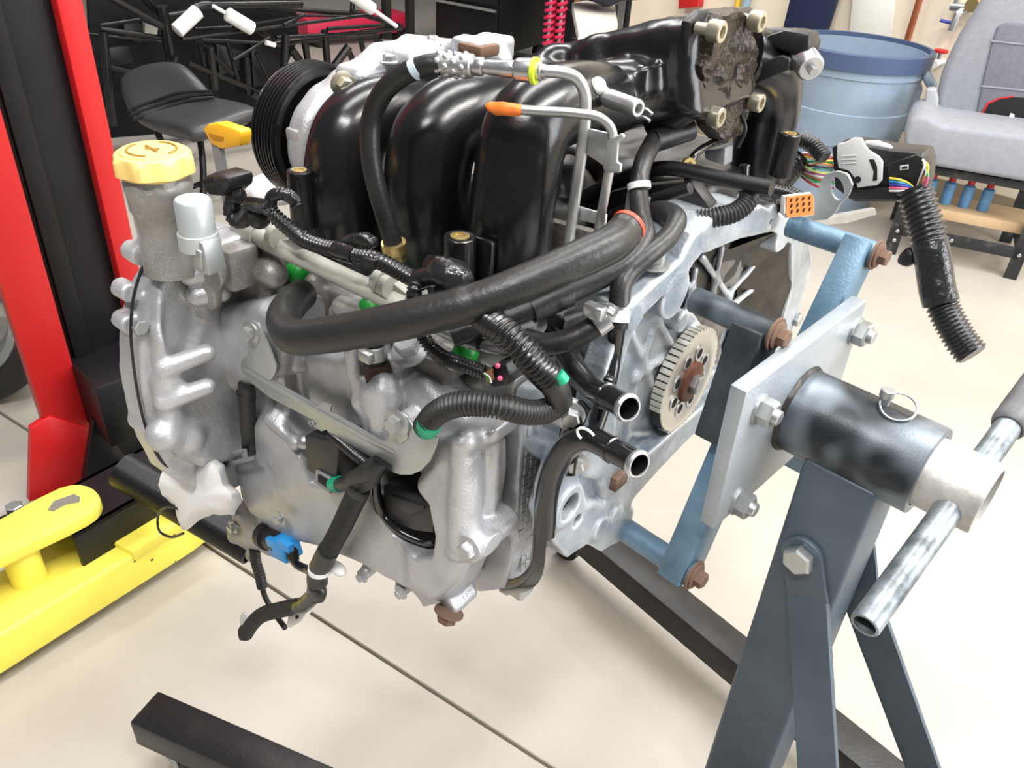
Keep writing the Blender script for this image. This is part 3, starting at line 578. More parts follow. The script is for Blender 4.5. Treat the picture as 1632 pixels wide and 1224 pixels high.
# lower left ear with its water port
q = El(905,806,u=0); c.cyl((-.03,q[1],q[2]), (.003,q[1],q[2]), .0235, k=.006); c.cyl((-.05,q[1],q[2]), (.02,q[1],q[2]), .0150, k=.001, cut=1)
q = El(921,830,u=0); c.cyl((-.02,q[1],q[2]), (.02,q[1],q[2]), .0075, k=.001, cut=1)
for p, r in (((908,660),.015),((915,735),.013),((980,818),.012),((940,700),.014),((955,840),.014)): q = El(*p, u=0); c.cyl((-.05,q[1],q[2]), (.004,q[1],q[2]), r, k=.006)
c.poly(E2('925 760;958 770;965 800;940 800', 'u0', 'vw'), 0, -.014, .02, cut=1, k=.008)
c.cyl(El(1228,356,u=0)+np.array([-.02,0,0]), El(1228,356,u=0)+np.array([.02,0,0]), .0045, k=0, cut=1)
c.rough(.0004, 70); c.build('bell_housing', 'alu_bell', EN, label='chalky ribbed bell housing flange facing the stand')
ux_ = EM.T @ np.array([1.,0,0])
# oily inner wall on the far side
arc = E2('1236 372;1262 386;1266 430;1258 480;1244 530;1222 580;1196 612', 'u0', 'vw'); g = G()
a0 = LA(np.insert(arc, 0, -.002, 1)); a1 = LA(np.insert((arc-np.array([-.007,-.023]))*np.array([.74,.80])+np.array([-.007,-.023]), 0, -.046, 1)); S0, S1 = spline(a0, 5), spline(a1, 5); n = len(S0)
g.add(np.vstack([S0, S1]), [(i,i+1,n+i+1,n+i) for i in range(n-1)])
g.build('oily_wall', mat('oil_stained_wall', (.022,.017,.011), .5, .1, .5, 60, col2=(.085,.07,.05), vscale=24, thr=.52, soft=.2), EN, label='oil blackened inner wall of the housing')
for x, y, r in ((905,806,.0147),(921,830,.0073)): G().lathe(LA(El(x,y,u=0)+np.array([-.009,0,0])), ux_, [(0,r),(.001,r)], 24).build('port_shade', 'dark', EN)  # dark discs painting the shade inside the two ports
# rust coloured drain plug and bosses
q = EP(982,762,u=0); G().obox(q, EM.T@V3(.008,0,0), EM.T@V3(0,.012,0), EM.T@V3(0,0,.009)).build('plug', 'rust', EN, bevel=.002)
# --- toothed drive plate
ux = EM.T @ V3(1,0,0); vy = EM.T @ V3(0,1,0); wz = V3(0,0,1)
fc = L(.0, ctr[1], ctr[2])
g = G(); g.lathe(fc-ux*.016, ux, [(0,.052),(.001,.0605),(.006,.0625),(.013,.0625),(.014,.0615),(.0145,.046),(.0135,.0445),(.0135,.016),(.0135,0)], 72); fp = g.build('drive_plate', 'flex', EN, label='cream toothed drive plate on the crankshaft')
for i in range(52):
    a = 2*math.pi*i/52+.03
    if 3.3 < a % (2*math.pi) < 4.2: continue
    d = vy*math.cos(a)+wz*math.sin(a); tn = -vy*math.sin(a)+wz*math.cos(a)
    if i == 0 or 'TOOTH' not in globals():
        TOOTH = G().obox((0,0,0), (.0066,0,0), (0,.0029,0), (0,0,.0014)).build('tooth', 'flex', fp); me = TOOTH.data; COL.objects.unlink(TOOTH); bpy.data.objects.remove(TOOTH)
        for vv in me.vertices: vv.co += Vector(LOC[fp.name])
    o = bpy.data.objects.new('tooth', me); link(o, fp); p = fc-ux*.0085+d*.0632-LOC[fp.name]
    o.matrix_basis = Matrix(((ux[0],tn[0],d[0],p[0]),(ux[1],tn[1],d[1],p[1]),(ux[2],tn[2],d[2],p[2]),(0,0,0,1)))
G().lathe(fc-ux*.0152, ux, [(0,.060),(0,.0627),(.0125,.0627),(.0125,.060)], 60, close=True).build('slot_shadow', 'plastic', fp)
for i in range(8):
    a = 2*math.pi*(i+.55)/8; d = vy*math.cos(a)+wz*math.sin(a)
    place('hole_rim', 'hole_rim', lambda g: g.lathe((0,0,0), (0,0,1), [(0,1.0),(.10,.98),(.10,.60),(-.2,.55),(-.2,0)], 22), 'steel', fp, fc-ux*.0024+d*.034, ux, .0098)
    place('bolt_hole', 'bolt_hole', lambda g: g.lathe((0,0,0), (0,0,1), [(0,1),(.1,1)], 18), 'dark', fp, fc-ux*.0020+d*.034, ux, .0062)
g = G(); g.lathe(fc-ux*.0030, ux, [(0,.0245),(.005,.0245),(.006,.0232),(.006,.012),(.006,0)], 30); g.build('hub', mat('brown_rusty_hub', (.13,.045,.025), .6, .2, .3, 200, var=.3, vscale=40), EN, label='rust brown crank hub')
bolt(EN, fc+ux*.003, ux, .0115, 'zinc', 'crank_bolt', 'hex', .4)
# ------------------------------------------------------------------ intake
def upts(s): return pts(s)
def runner(P, r, ce, label):
    S = spline(np.array(P), 14); n = len(S); t = np.linspace(0,1,n); v, f = sweep(S, r*(1-.10*np.clip((t-.6)/.4,0,1)), 28, True)
    g = G().add(v, f); return g.build('intake_runner', 'gloss', EN, label=label, angle=60)
runner(pts('566 440 u-.325; 556 390; 546 330; 546 270; 560 215; 590 188; 640 172; 700 164; 790 168'), .0385, 0, 'black intake runner nearest the pulley')
runner(pts('694 470 u-.222; 690 410; 682 350; 682 280; 692 228; 718 196; 764 178; 826 174; 900 172'), .0415, 0, 'middle black intake runner')
runner(pts('812 480 u-.12; 813 430; 814 350; 824 280; 831 236; 844 202; 868 178; 908 164; 970 160'), .0385, 0, 'black intake runner nearest the stand')
# screw bosses standing beside the runners
def boss(px, py, u, rpx, hpx, label=None):
    p = EP(px, py, u=u); r = rad(p, rpx); q = EP(px+hpx*.06, py+hpx, u=u); h = np.linalg.norm(p-q)
    g = G().lathe(p-V3(0,0,h), (0,0,1), [(0,r*1.05),(h,r),(h,r*.62),(h-.004,r*.5),(h-.004,0)], 26); b = g.build('screw_boss', 'gloss', EN, bevel=.0008, seg=1)
    G().lathe(p-V3(0,0,.0005), (0,0,1), [(0,r*.60),(.001,r*.60),(.001,r*.36),(-.003,r*.34),(-.003,0)], 22).build('brass_insert', 'brass', b)
    return b
boss(477, 271, -.335, 20, 90); boss(733, 376, -.125, 26, 110)
G().obox(EP(768,446,u=-.115), EM.T@V3(.012,0,0), EM.T@V3(0,.003,0), V3(0,0,.04)).build('runner_web', 'gloss', EN, bevel=.002)
G().obox(EP(500,340,u=-.33), EM.T@V3(.012,0,0), EM.T@V3(0,.003,0), V3(0,0,.04)).build('runner_web', 'gloss', EN, bevel=.002)
# manifold foot and dark valley below the runners
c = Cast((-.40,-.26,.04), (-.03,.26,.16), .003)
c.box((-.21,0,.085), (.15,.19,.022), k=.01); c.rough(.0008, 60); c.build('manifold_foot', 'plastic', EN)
# plenum
c = Cast((-.42,-.10,.12), (-.03,.30,.40), .003)
PL = E2('1112 38;1128 22;1178 18;1190 28;1194 90;1188 160;1175 182;1112 186;1106 120', 'u-.06', 'vw')
cpl = PL.mean(0)
c.poly(E2('794 104;850 84;920 64;980 47;1030 34;1106 26;1112 188;1050 198;990 180;930 152;880 134;820 128', 'v-.02', 'uw'), 1, -.03, .125, rd=.024)
c.poly(E2('930 116;980 120;1024 104;1032 110;1031 150;1000 150;930 128','v-.058','uw'), 1, -.060, -.01, k=.010, rd=.006)
for a, b, r in (((-.222,-.06,.258),(-.20,.05,.272),.034), ((-.12,-.06,.275),(-.10,.05,.275),.034)): c.cap(a, b, r, r*.9, k=.012)
c.cap(El(880,128,v=-.04), El(1010,118,v=-.045), .013, .010, k=.010)                                      # rib with the ear
q = El(1012,112,v=-.045); c.cyl(q+np.array([0,0,-.045]), q, .0145, k=.006); c.cap(q+np.array([-.06,.03,-.012]), q+np.array([0,0,-.012]), .010, .013, k=.012)
for x, y in ((880,96),(945,88)): c.ball(El(x,y,v=-.02), .014, k=.014)
c.rough(.0006, 60); c.build('plenum', 'gloss', EN, label='black plastic intake plenum')
p = EP(1012,108,v=-.045); G().lathe(p, (0,0,1), [(0,.008),(.0015,.008),(.0015,.005),(-.002,.005),(-.002,0)], 20).build('brass_insert', 'brass', EN)
# flange, taped opening and its four screws
g = G().prism(LA(np.insert((PL-cpl)*np.array([1.16,1.06])+cpl, 0, -.072, 1)), EM.T@V3(.010,0,0)); g.build('throttle_flange', 'plastic', EN, bevel=.003)
TP = E2('1126 40;1136 22;1168 16;1184 30;1190 70;1188 130;1182 168;1176 196;1166 212;1142 222;1122 200;1116 170;1110 130;1106 108;1116 80', 'u-.058', 'vw')
Tc = TP.mean(0); To = resample(np.vstack([TP, TP[:1]]), .006)[:-1]; nT = len(To); rows = []
for j, sc in enumerate((1.03,1.0,.9,.78,.66,.54,.42,.3,.16)):
    q = (To-Tc)*sc+Tc; u = np.full(nT, -.066 if j == 0 else -.0500)
    if j: u = u+np.array([mnoise.noise(Vector((p[0]*55, p[1]*40, 1)))*.006+abs(mnoise.noise(Vector((p[0]*140+7, p[1]*90, 4))))*.007 for p in q])
    rows.append(np.column_stack([u, q]))
f = [(k*nT+i, k*nT+(i+1)%nT, (k+1)*nT+(i+1)%nT, (k+1)*nT+i) for k in range(8) for i in range(nT)]+[tuple(range(8*nT, 9*nT)), tuple(range(nT-1,-1,-1))]
G().add(LA(np.vstack(rows)), f).build('tape_cover', 'tapefilm', EN, angle=22, label='crumpled brown film taped over the intake opening')
c = Cast((-.37,-.16,-.02), (-.02,.32,.20), .004); c.box((-.19,.10,.085), (.15,.19,.055), rd=.02); c.box((-.17,.17,.13), (.12,.10,.04), k=.02, rd=.02)  # dark mass added to fill the valley so its gaps read as dark
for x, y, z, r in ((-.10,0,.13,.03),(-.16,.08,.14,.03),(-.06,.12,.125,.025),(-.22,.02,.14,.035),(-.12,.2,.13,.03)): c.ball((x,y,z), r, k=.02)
c.rough(.003, 40); c.build('valley_filler', 'plastic', EN, label='dark shadowed manifold castings in the valley')
fl2 = G().prism(LA(np.insert(E2('1062 74;1080 72;1110 76;1112 150;1100 166;1062 168;1066 140;1072 110', 'u-.095', 'vw'), 0, -.066, 1)), EM.T@V3(.002,0,0)); fl2.build('tape_cover', 'tape', EN, noise=.002, nscale=40, label='glossy black tape around the plenum end')
for x, y in ((1116,42),(1182,27),(1118,178),(1186,158)):
    bolt(EN, EP(x,y,u=-.060), ux, .0098, mat('gold_zinc', (.50,.46,.35), .35, .8) if 'gold' not in M else 'gold', 'plenum_screw', 'socket') if False else None
M['gold'] = mat('gold_zinc', (.50,.46,.36), .36, .8)
for x, y in ((1110,44),(1176,29),(1112,179),(1178,157)): bolt(EN, EP(x,y,u=-.060), ux, .0098, 'gold', 'plenum_screw', 'socket')
# far side runners and actuator seen past the plenum
runner(pts('1180 95 v.13; 1220 110 v.16; 1226 160 v.19; 1214 230 v.20; 1200 320 v.21'), .0355, 0, 'black intake runner on the far side')
c = Cast((-.12,.08,.19), (.04,.30,.36), .0028)
c.poly(E2('1186 92;1206 84;1258 84;1262 98;1252 112;1200 124;1186 132', 'v.16', 'uw'), 1, .145, .19, rd=.004)
c.cap(El(1205,64,v=.16), El(1280,66,v=.16), .013, k=.006); q = El(1284,56,v=.16); c.cyl(q+np.array([0,0,-.034]), q, .0165, k=.004)
c.ball(El(1190,85,v=.18), .032, k=.01); c.build('runner_control', 'plastic', EN)
p = EP(1284,54,v=.16); G().lathe(p, (0,0,1), [(0,.008),(.001,.008),(.001,.005),(-.002,.005),(-.002,0)], 20).build('brass_insert', 'brass', EN)
a, b = EP(1277,88,v=.15), EP(1292,108,v=.13); d = unit(b-a)
g = G().lathe(a, d, [(0,.010),(.002,.0142),(.028,.0142),(.031,.012),(.031,.0)], 30); ac = g.build('actuator_can', 'steel', EN, label='bright steel actuator can'); G().cyl(a+d*.031, a+d*.040, .0048, n=6).build('actuator_nut', 'zinc', ac)
g = G(); 
for x in (1194,1212,1230,1246): pass
g.prism([EP(*q, v=.138) for q in ((1186,110),(1250,88),(1254,108),(1188,132))], EM.T@V3(0,.006,0)).build('label_plate', 'gloss', EN, bevel=.002)
G().prism([EP(*p, v=.115) for p in ((1186,110),(1244,88),(1258,93),(1256,112),(1196,138),(1187,132))], EM.T@V3(0,.008,0)).build('label_plate', 'plastic', EN, bevel=.002)
G().prism([EP(*p, v=.13) for p in ((1200,64),(1250,48),(1290,54),(1289,78),(1276,92),(1236,78))], EM.T@V3(0,.03,0)).build('mount_arm', 'plastic', EN, bevel=.003)
boss(1259, 212, -.01, 18, 46)
pipe('vacuum_hose', pts('1096 330 u-.06; 1097 285; 1102 255; 1122 235; 1156 222'), 6.5, 'tube_gloss', EN)
pipe('wire_stay', pts('1176 170 v.1; 1188 205; 1176 235'), 3, 'plastic', EN)
# compressor at the front with its ribbed pulley
pc = El(508,212,u=-.44); ctr2 = L(*pc)
g = G(); pr = []
for i in range(7): pr += [(i*.0052,.0730),(i*.0052+.0012,.0765),(i*.0052+.0032,.0765),(i*.0052+.0044,.0730)]
g.lathe(ctr2-ux*.02, ux, [(-.004,.05),(-.003,.0745)]+pr+[(.037,.0735),(.037,.066),(.030,.064),(.026,.03),(.026,0)], 56); g.build('belt_pulley', 'gloss', EN, angle=30, label='black ribbed belt pulley')
c = Cast((-.44,-.30,.08), (-.18,.16,.36), .003)
c.cyl(pc+np.array([.022,0,0]), pc+np.array([.055,0,0]), .066, k=.004, rd=.01); c.cyl(pc+np.array([.05,.01,.0]), pc+np.array([.15,.01,.0]), .056, k=.012, rd=.012)
for a, b, r in (((545,130,-.40),(560,150,-.40),.014), ((600,105,-.36),(680,92,-.32),.018), ((650,72,-.36),(750,84,-.30),.0115), ((545,150,-.39),(620,120,-.36),.018), ((735,80,-.30),(800,96,-.26),.012)):
    c.cap(El(a[0],a[1],u=a[2]), El(b[0],b[1],u=b[2]), r, k=.008)
c.box(El(572,122,u=-.36), (.022,.018,.013), k=.014, rd=.010); c.box(El(640,92,u=-.34), (.034,.018,.011), k=.012, rd=.008); c.box(El(770,78,u=-.28), (.020,.03,.012), k=.006)
c.rough(.0006,70); c.build('compressor_body', 'alu', EN, label='silver cast compressor body behind the pulley')
a = EP(545,133,u=-.352); place('mount_bolt', 'flange', mk_flange, 'gold', EN, a, -vy*.2+ux*.75-wz*.1, .0085, .3)
a = EP(483,212,u=-.405); G().obox(a, ux*.010, vy*.016, wz*.007).build('clutch_lug', 'alu', EN, bevel=.003)
a = EP(763,78,u=-.27); G().obox(a, ux*.016, vy*.016, wz*.006).build('wood_spacer', mat('brown_fibre', (.14,.075,.045), .7), EN, bevel=.003)
pipe('sensor_plug', pts('606 77 u-.37; 640 78; 652 77'), 13, 'plastic', EN)
for x, y in ((742,68),(690,70),(620,100)): bolt(EN, EP(x,y,u=-.33), wz, .0065, 'zinc', 'bolt', 'flange')
# ------------------------------------------------------------------ things screwed onto the engine
a = EP(247,266,v=-.37); b = a-V3(0,0,.075); d = V3(0,0,-1.); r = rad(a, 53)
g = G(); Ln = np.linalg.norm(b-a); g.lathe(a, d, [(0,r*.93),(.010,r*.93),(.013,r),(.020,r),(.024,r*.96),(Ln*.52,r*.95),(Ln*.62,r*.84),(Ln*.9,r*.80),(Ln,r*.86),(Ln+.03,r*.92)], 36); g.build('filler_neck', 'alu_dirty', EN, label='dull aluminium oil filler neck')
r = rad(a, 62)
g = G(); g.lathe(a+d*.006, -d, [(0,r*.86),(.003,r*.97),(.016,r*.96),(.020,r*.90),(.021,r*.80),(.0225,r*.78),(.0225,0)], 96, lobes=(8,.045,.002,.018)); cp = g.build('oil_cap', 'yellow_cap', EN, label='yellow scalloped oil filler cap')
g = G(); ct = a+d*.006-d*.0228; X, Y, _ = frame(-d)
for t0, t1 in ((.3,2.4),(3.4,5.6)): g.tube([ct+r*.60*(X*math.cos(t)+Y*math.sin(t)) for t in np.linspace(t0,t1,14)], .0012, 6)
g.tube([ct-X*r*.32, ct+X*r*.28], .0016, 6); g.tube([ct-X*r*.1-Y*r*.12, ct+X*r*.12+Y*r*.14], .0014, 6)
g.build('cap_print', mat('dark_ochre_print', (.26,.15,.02), .6), cp, kind='stuff', label='dark ochre pictogram printed on the cap')
# dipstick
P = pts('345 222 v-.30; 356 285; 366 330'); g = G()
for i in range(2): g.bar(P[i], P[i+1], rad(P[0],22), .005, up=vy)
g.build('dipstick_blade', 'grey_pl', EN)
q = [EP(*p, v=-.305) for p in ((322,205),(330,198),(345,196),(381,208),(383,216),(381,234),(352,238),(336,230))]
hd = G().prism(q, EM.T@V3(0,.014,0)).build('dipstick_handle', 'yellow_dip', EN, bevel=.003, label='amber dipstick pull handle')
G().prism([EP(*p, v=-.3055) for p in ((332,212),(356,219),(354,226),(340,224),(334,218))], EM.T@V3(0,.001,0)).build('handle_slot', mat('amber_recess', (.45,.2,.005), .6), hd)
# oil control solenoid can
a = EP(306,315,u=-.352); b = a-V3(0,0,.048); d = V3(0,0,-1.); r = rad(a,29); Ln = np.linalg.norm(b-a)
g = G().lathe(a, d, [(0,0),(0,r*.30),(.0008,r*.34),(.0008,r*.90),(.003,r),(Ln*.68,r*1.02),(Ln*.69,r*1.12),(Ln,r*1.14),(Ln,0)], 34); sc = g.build('solenoid_can', 'zinc_white', EN, label='bright zinc solenoid can')
G().bar(b-d*.012+ux*.008, b+d*.02+ux*.012, .026, .020, up=vy).build('solenoid_socket', 'bracket', sc, bevel=.002)
G().bar(b-d*.006+ux*.012-vy*.010, b+d*.014+ux*.010-vy*.010, .016, .006, up=vy).build('mount_tab', 'zinc', sc, bevel=.002)
G().obox(EP(372,418,v=-.325), EM.T@V3(.022,0,0), EM.T@V3(0,.018,0), V3(0,0,.022)).build('mount_block', 'alu_dirty', EN, bevel=.004, label='square cast mounting block')
c = Cast((-.45,-.36,-.02), (-.30,-.22,.20), .0025)
for x, y, v, r in ((320,408,-.36,.016),(332,440,-.36,.017),(318,448,-.362,.014),(345,420,-.34,.02),(330,470,-.355,.016),(395,425,-.31,.018),(428,428,-.30,.016),(436,436,-.305,.014),(410,400,-.29,.02)): c.ball(El(x,y,v=v), r, k=.012)
c.rough(.001, 80); c.build('cam_cap_casting', 'alu_dirty', EN)
# grubby head top under the rail
c = Cast((-.38,-.33,.03), (-.05,-.14,.15), .003)
c.poly(E2('400 440;520 430;640 480;760 540;880 600;900 640;800 640;700 600;560 540;430 480', 'v-.24', 'uw'), 1, -.27, -.16, k=.006)
for x, y, r in ((500,470,.012),(545,500,.014),(600,505,.012),(655,560,.012),(690,585,.014),(500,450,.010)): c.cap(El(x,y,v=-.275), El(x,y+30,v=-.275), r, k=.008)
c.cap(El(590,505,v=-.28), El(548,488,v=-.28), .012, k=.006); c.cap(El(700,632,v=-.29), El(790,612,v=-.26), .013, k=.006)
c.rough(.0012, 70); c.build('head_top', 'alu_dirty', EN)
G().prism([EP(*p, v=-.30) for p in ((642,580),(660,560),(722,592),(720,606),(706,616))], EM.T@V3(0,.03,.0)).build('cam_plate', 'alu_dirty', EN, bevel=.002, label='small plate with raised marks')
# fuel rail
rail = pts('392 366 v-.30; 430 386; 480 410; 560 448; 640 484; 700 512')
g = G().tube(resample(spline(rail, 8), .01), rad(rail[2],16), 18); fr = g.build('fuel_rail', 'resin', EN, label='cream injector fuel rail')
G().tube([rail[0]-unit(rail[1]-rail[0])*.010, rail[0]+unit(rail[1]-rail[0])*.022], rad(rail[0],20), 18).build('rail_boss', 'resin', fr, bevel=.002)
for x, y in ((424,383),(462,385),(590,455),(602,463),(648,480)):
    p = EP(x,y,v=-.315); dd = unit(rail[4]-rail[1]); G().tube([p-dd*.004+vy*.012, p+dd*.004+vy*.012], rad(p,19 if x != 462 else 8), 16).build('rail_clip', 'resin', fr)
G().prism([EP(*p, v=-.318) for p in ((445,383),(468,380),(487,388),(485,397),(468,400))], EM.T@V3(0,.012,0)).build('rail_lug', 'resin', fr, bevel=.002)
G().prism([EP(*p, v=-.30) for p in ((600,440),(622,448),(650,470),(640,482),(612,466))], EM.T@V3(0,.01,0)).build('rail_lug', 'resin', fr, bevel=.002)
for x, y in ((473,434),(590,492),(742,562),(590,490)): 
    if (x,y) != (590,490): G().ball(EP(x,y,v=-.275), .0125).build('injector_cap', 'green', EN, label='green injector insulator')
# ---------------- hoses
hA = pts('1042 224 v-.02; 1024 262 v-.06; 1018 300 v-.08; 1022 346 v-.11; 1028 378 v-.13; 1006 416 v-.155; 920 462 v-.2; 850 492 v-.24; 775 518 v-.275; 720 538 v-.30')
h = pipe('breather_hose', hA, 16.5, 'rubber2', EN, 18, label='thin breather hose turning down beside the plenum')
p = EP(1018,292,v=-.082); q = EP(1019,302,v=-.084); G().tube([p,q], rad(p,19), 22).build('hose_clip', 'lever', h, label='pale clip band')
G().obox(EP(1016,326,v=-.09), ux*.012, vy*.002, wz*.010).build('clip_tab', 'steel', h)
p, q = EP(846,497,v=-.243), EP(907,470,v=-.208); G().tube([p,mix(p,q,.5),q], rad(p,19.5), 20).build('hose_sleeve', 'rubber', h)
G().tube([EP(1042,224,v=-.02), EP(1100,205,v=.02)], rad(EP(1042,224,v=-.02),19), 18).build('hose_elbow', 'plastic', h)
hB = pts('1024 345 v-.05; 1055 336 v-.07; 1078 350 v-.09; 1066 376 v-.11; 1040 400 v-.135; 1002 434 v-.16; 990 456 v-.172; 987 490 v-.18')
h2 = pipe('bypass_hose', hB, 17.5, 'rubber2', EN, 18, label='looped hose running down to the black water pipe')
p, q = EP(986,494,v=-.183), EP(984,512,v=-.186); G().tube([p,q], rad(p,19), 22).build('hose_clamp', 'white', h2, label='white clamp band')
p, q = EP(984,512,v=-.186), EP(983,522,v=-.187); G().tube([p,q], rad(p,18), 22).build('hose_end', 'rubber', h2)
big = pts('480 470 v-.30; 466 482 v-.325; 452 508 v-.355; 466 536 v-.372; 520 534 v-.37; 600 520 v-.358; 680 502 v-.34; 760 480 v-.318; 840 449 v-.29; 920 413 v-.255; 972 388 v-.225; 994 370 v-.20')
rb = rad(big[6], 32); S = spline(big, 10); k = np.linspace(0,1,len(S)); v, f = sweep(S, rb*np.where(k < .62, 1.0, .93-.06*(k-.62)), 24, True)
hb_ = G().add(v, f).build('crankcase_hose', 'rubber2', EN, angle=60, label='thick black crankcase hose running across the head')
p, q = EP(1000,362,v=-.195), EP(990,374,v=-.205); dd = unit(q-p); G().tube([p-dd*.003,p+dd*.001], rad(p,29), 20).build('seal_ring', 'red_o', hb_, label='red seal at the hose end'); G().tube([p,q], rad(p,28), 20).build('hose_lip', 'rubber2', hb_)
# fuel hose with its crimped coupling and steel pipes
fh = pts('627 388 v-.27; 612 340 v-.275; 598 290 v-.28; 590 240 v-.28; 592 190 v-.275; 612 146 v-.27; 645 118 v-.262; 680 105 v-.255; 702 102 v-.25')
fhh = pipe('fuel_hose', fh, 16.5, 'rubber', EN, 18, label='black fuel hose arching over the runners')
p, q = EP(659,112,v=-.26), EP(668,106,v=-.258); G().tube([p,q], rad(p,17.4), 20).build('white_band', mat('pale_blue_print', (.5,.6,.65), .5), fhh)
p, q = EP(627,386,v=-.271), EP(630,402,v=-.269); dd = unit(q-p); G().lathe(p, dd, [(0,rad(p,20)),(.003,rad(p,21)),(.010,rad(p,21)),(.012,rad(p,17)),(.018,rad(p,17))], 22).build('hose_clamp', 'brass', fhh)
def stack(name, a, b, prof, m, n=28, label=None):
    """turned fitting between two points: (fraction along, radius in photo px)"""
    d = b-a; Ln = np.linalg.norm(d); return G().lathe(a, unit(d), [(t*Ln, rad(a, r)) for t, r in prof], n).build(name, m, EN, label=label)
a, b = EP(696,101,v=-.25), EP(905,117,v=-.215)
fer = stack('crimp_ferrule', a, mix(a,b,.29), [(0,15),(.02,17.5),(.97,18.5),(1,16)], 'zinc', 14, 'dimpled crimp ferrule')
g = G(); dd = unit(b-a); X, Y, _ = frame(dd)
for i in range(4):
    for j in range(7):
        t = 2*math.pi*(j+.5*(i%2))/7; g.ball(mix(a,b,.03+.065*i)+rad(a,15.6)*(X*math.cos(t)+Y*math.sin(t)), .0030, nu=8, nv=6)
g.build('ferrule_dimples', 'zinc', fer, kind='stuff')
stack('coupling', mix(a,b,.29), mix(a,b,.74), [(0,12),(.04,14.5),(.16,14.5),(.18,10),(.24,11.5),(.46,12),(.50,13.5),(.70,13.5),(.72,16),(.76,18),(.98,18.5),(1,17)], 'steel', label='bright snap coupling')
stack('coupling_ring', mix(a,b,.74), mix(a,b,.775), [(0,15),(.1,21),(.9,21),(1,15)], 'ygreen', label='yellow-green locking ring')
stack('coupling_nose', mix(a,b,.775), mix(a,b,.84), [(0,14),(.5,15),(.6,11),(1,11)], 'steel')
sp = pipe('steel_fuel_pipe', pts('862 113 v-.222; 896 116 v-.214; 918 124 v-.208; 931 145 v-.203; 933 185 v-.2; 927 240 v-.2; 916 320 v-.198; 903 408 v-.196; 900 440'), 9.5, 'zinc', EN, 16, label='bent steel fuel pipe with the coupling')
s2 = pipe('steel_return_pipe', pts('826 175 v-.235; 870 178 v-.228; 920 181 v-.22; 956 188 v-.213; 975 208 v-.208; 974 250 v-.205; 966 300 v-.203; 950 385 v-.2; 946 410'), 8, 'zinc', EN, 16, label='bent steel return pipe with an orange end')
pp = pts('776 169 v-.244; 790 172 v-.242; 808 174; 830 175 v-.235'); S = spline(pp, 5); g = G(); g.tube(S, [rad(pp[0],r) for r in np.interp(np.linspace(0,1,len(S)), [0,.1,.4,.8,1],[3,8,11,10,9])], 12); g.build('orange_tape', 'orange', s2, noise=.0012, nscale=120, label='orange tape plug')
def plate(name, P, v, th, m, parent=EN, bev=.001, label=None, v2=None): return G().prism([EP(*p, v=v) for p in P], EM.T@V3(0,th,0)).build(name, m, parent, bevel=bev, label=label)
plate('pipe_bracket', ((938,205),(968,212),(980,222),(972,272),(934,246)), -.2, .003, 'bracket')
plate('bracket_flange', ((966,226),(990,212),(995,219),(984,228),(982,258),(989,262),(988,276),(964,276),(960,268)), -.212, .004, 'bracket', bev=.0015)
plate('pipe_bracket', ((918,328),(966,342),(964,362),(914,348)), -.192, .003, 'bracket')
# brass tee and barb under the plenum ear
a, b = EP(950,150,v=-.12), EP(1018,173,v=-.135); stack('barb_fitting', a, b, [(0,12),(.03,16),(.16,16),(.18,12),(.30,12),(.31,14.5),(.75,14),(.97,13.5),(1,12),(1,7.5),(.9,7)], 'zinc', 24, 'silver barbed fitting pointing right')
pipe('fitting_hose', pts('900 120 v-.07; 925 126 v-.09; 945 143 v-.112; 953 158 v-.12'), 17, 'plastic', EN)
q = EP(952,138,v=-.128); G().ball(q, .008).build('white_plug', 'white', EN)
for x, y, x2, y2 in ((1018,174,1040,182),(1016,188,1036,193)): pipe('wire_clip', pts(f'{x} {y} v-.06; {(x+x2)/2} {(y+y2)/2-4}; {x2} {y2}'), 3, 'zinc', EN)
# short coolant hose with its worm clamp, silver pipe with bands
wh = pipe('heater_hose', pts('838 541 v-.27; 868 548 v-.268; 905 542 v-.26; 935 528 v-.25; 962 510 v-.24'), 18.5, 'rubber', EN, 18, label='short bent coolant hose with a worm clamp')
p, q = EP(948,520,v=-.247), EP(966,507,v=-.239); dd = unit(q-p); G().lathe(p, dd, [(0,rad(p,20)),(.012,rad(p,20)),(.012,rad(p,18))], 24).build('worm_clamp', 'steel', wh)
G().obox(EP(948,496,v=-.255), ux*.009, vy*.005, wz*.006).build('clamp_screw', 'steel', wh, bevel=.002)
for k_, x in enumerate((969,960)): pass
st = pipe('steel_stub', pts('905 505 v-.22; 940 492 v-.222; 968 490 v-.225; 982 498 v-.225'), 9, 'steel', EN)
fp2 = pipe('coolant_rail', pts('690 520 v-.285; 730 538 v-.285; 760 549; 800 556; 840 560 v-.275'), 10.5, 'zinc', EN, 14, label='bright coolant pipe with a black band')
p, q = EP(765,550,v=-.2852), EP(788,555,v=-.284); G().tube([p,q], rad(p,11.6), 16).build('black_band', 'tape', fp2)
p, q = EP(738,541,v=-.2852), EP(748,545,v=-.2852); G().tube([p,q], rad(p,12), 16).build('zinc_band', 'steel', fp2)
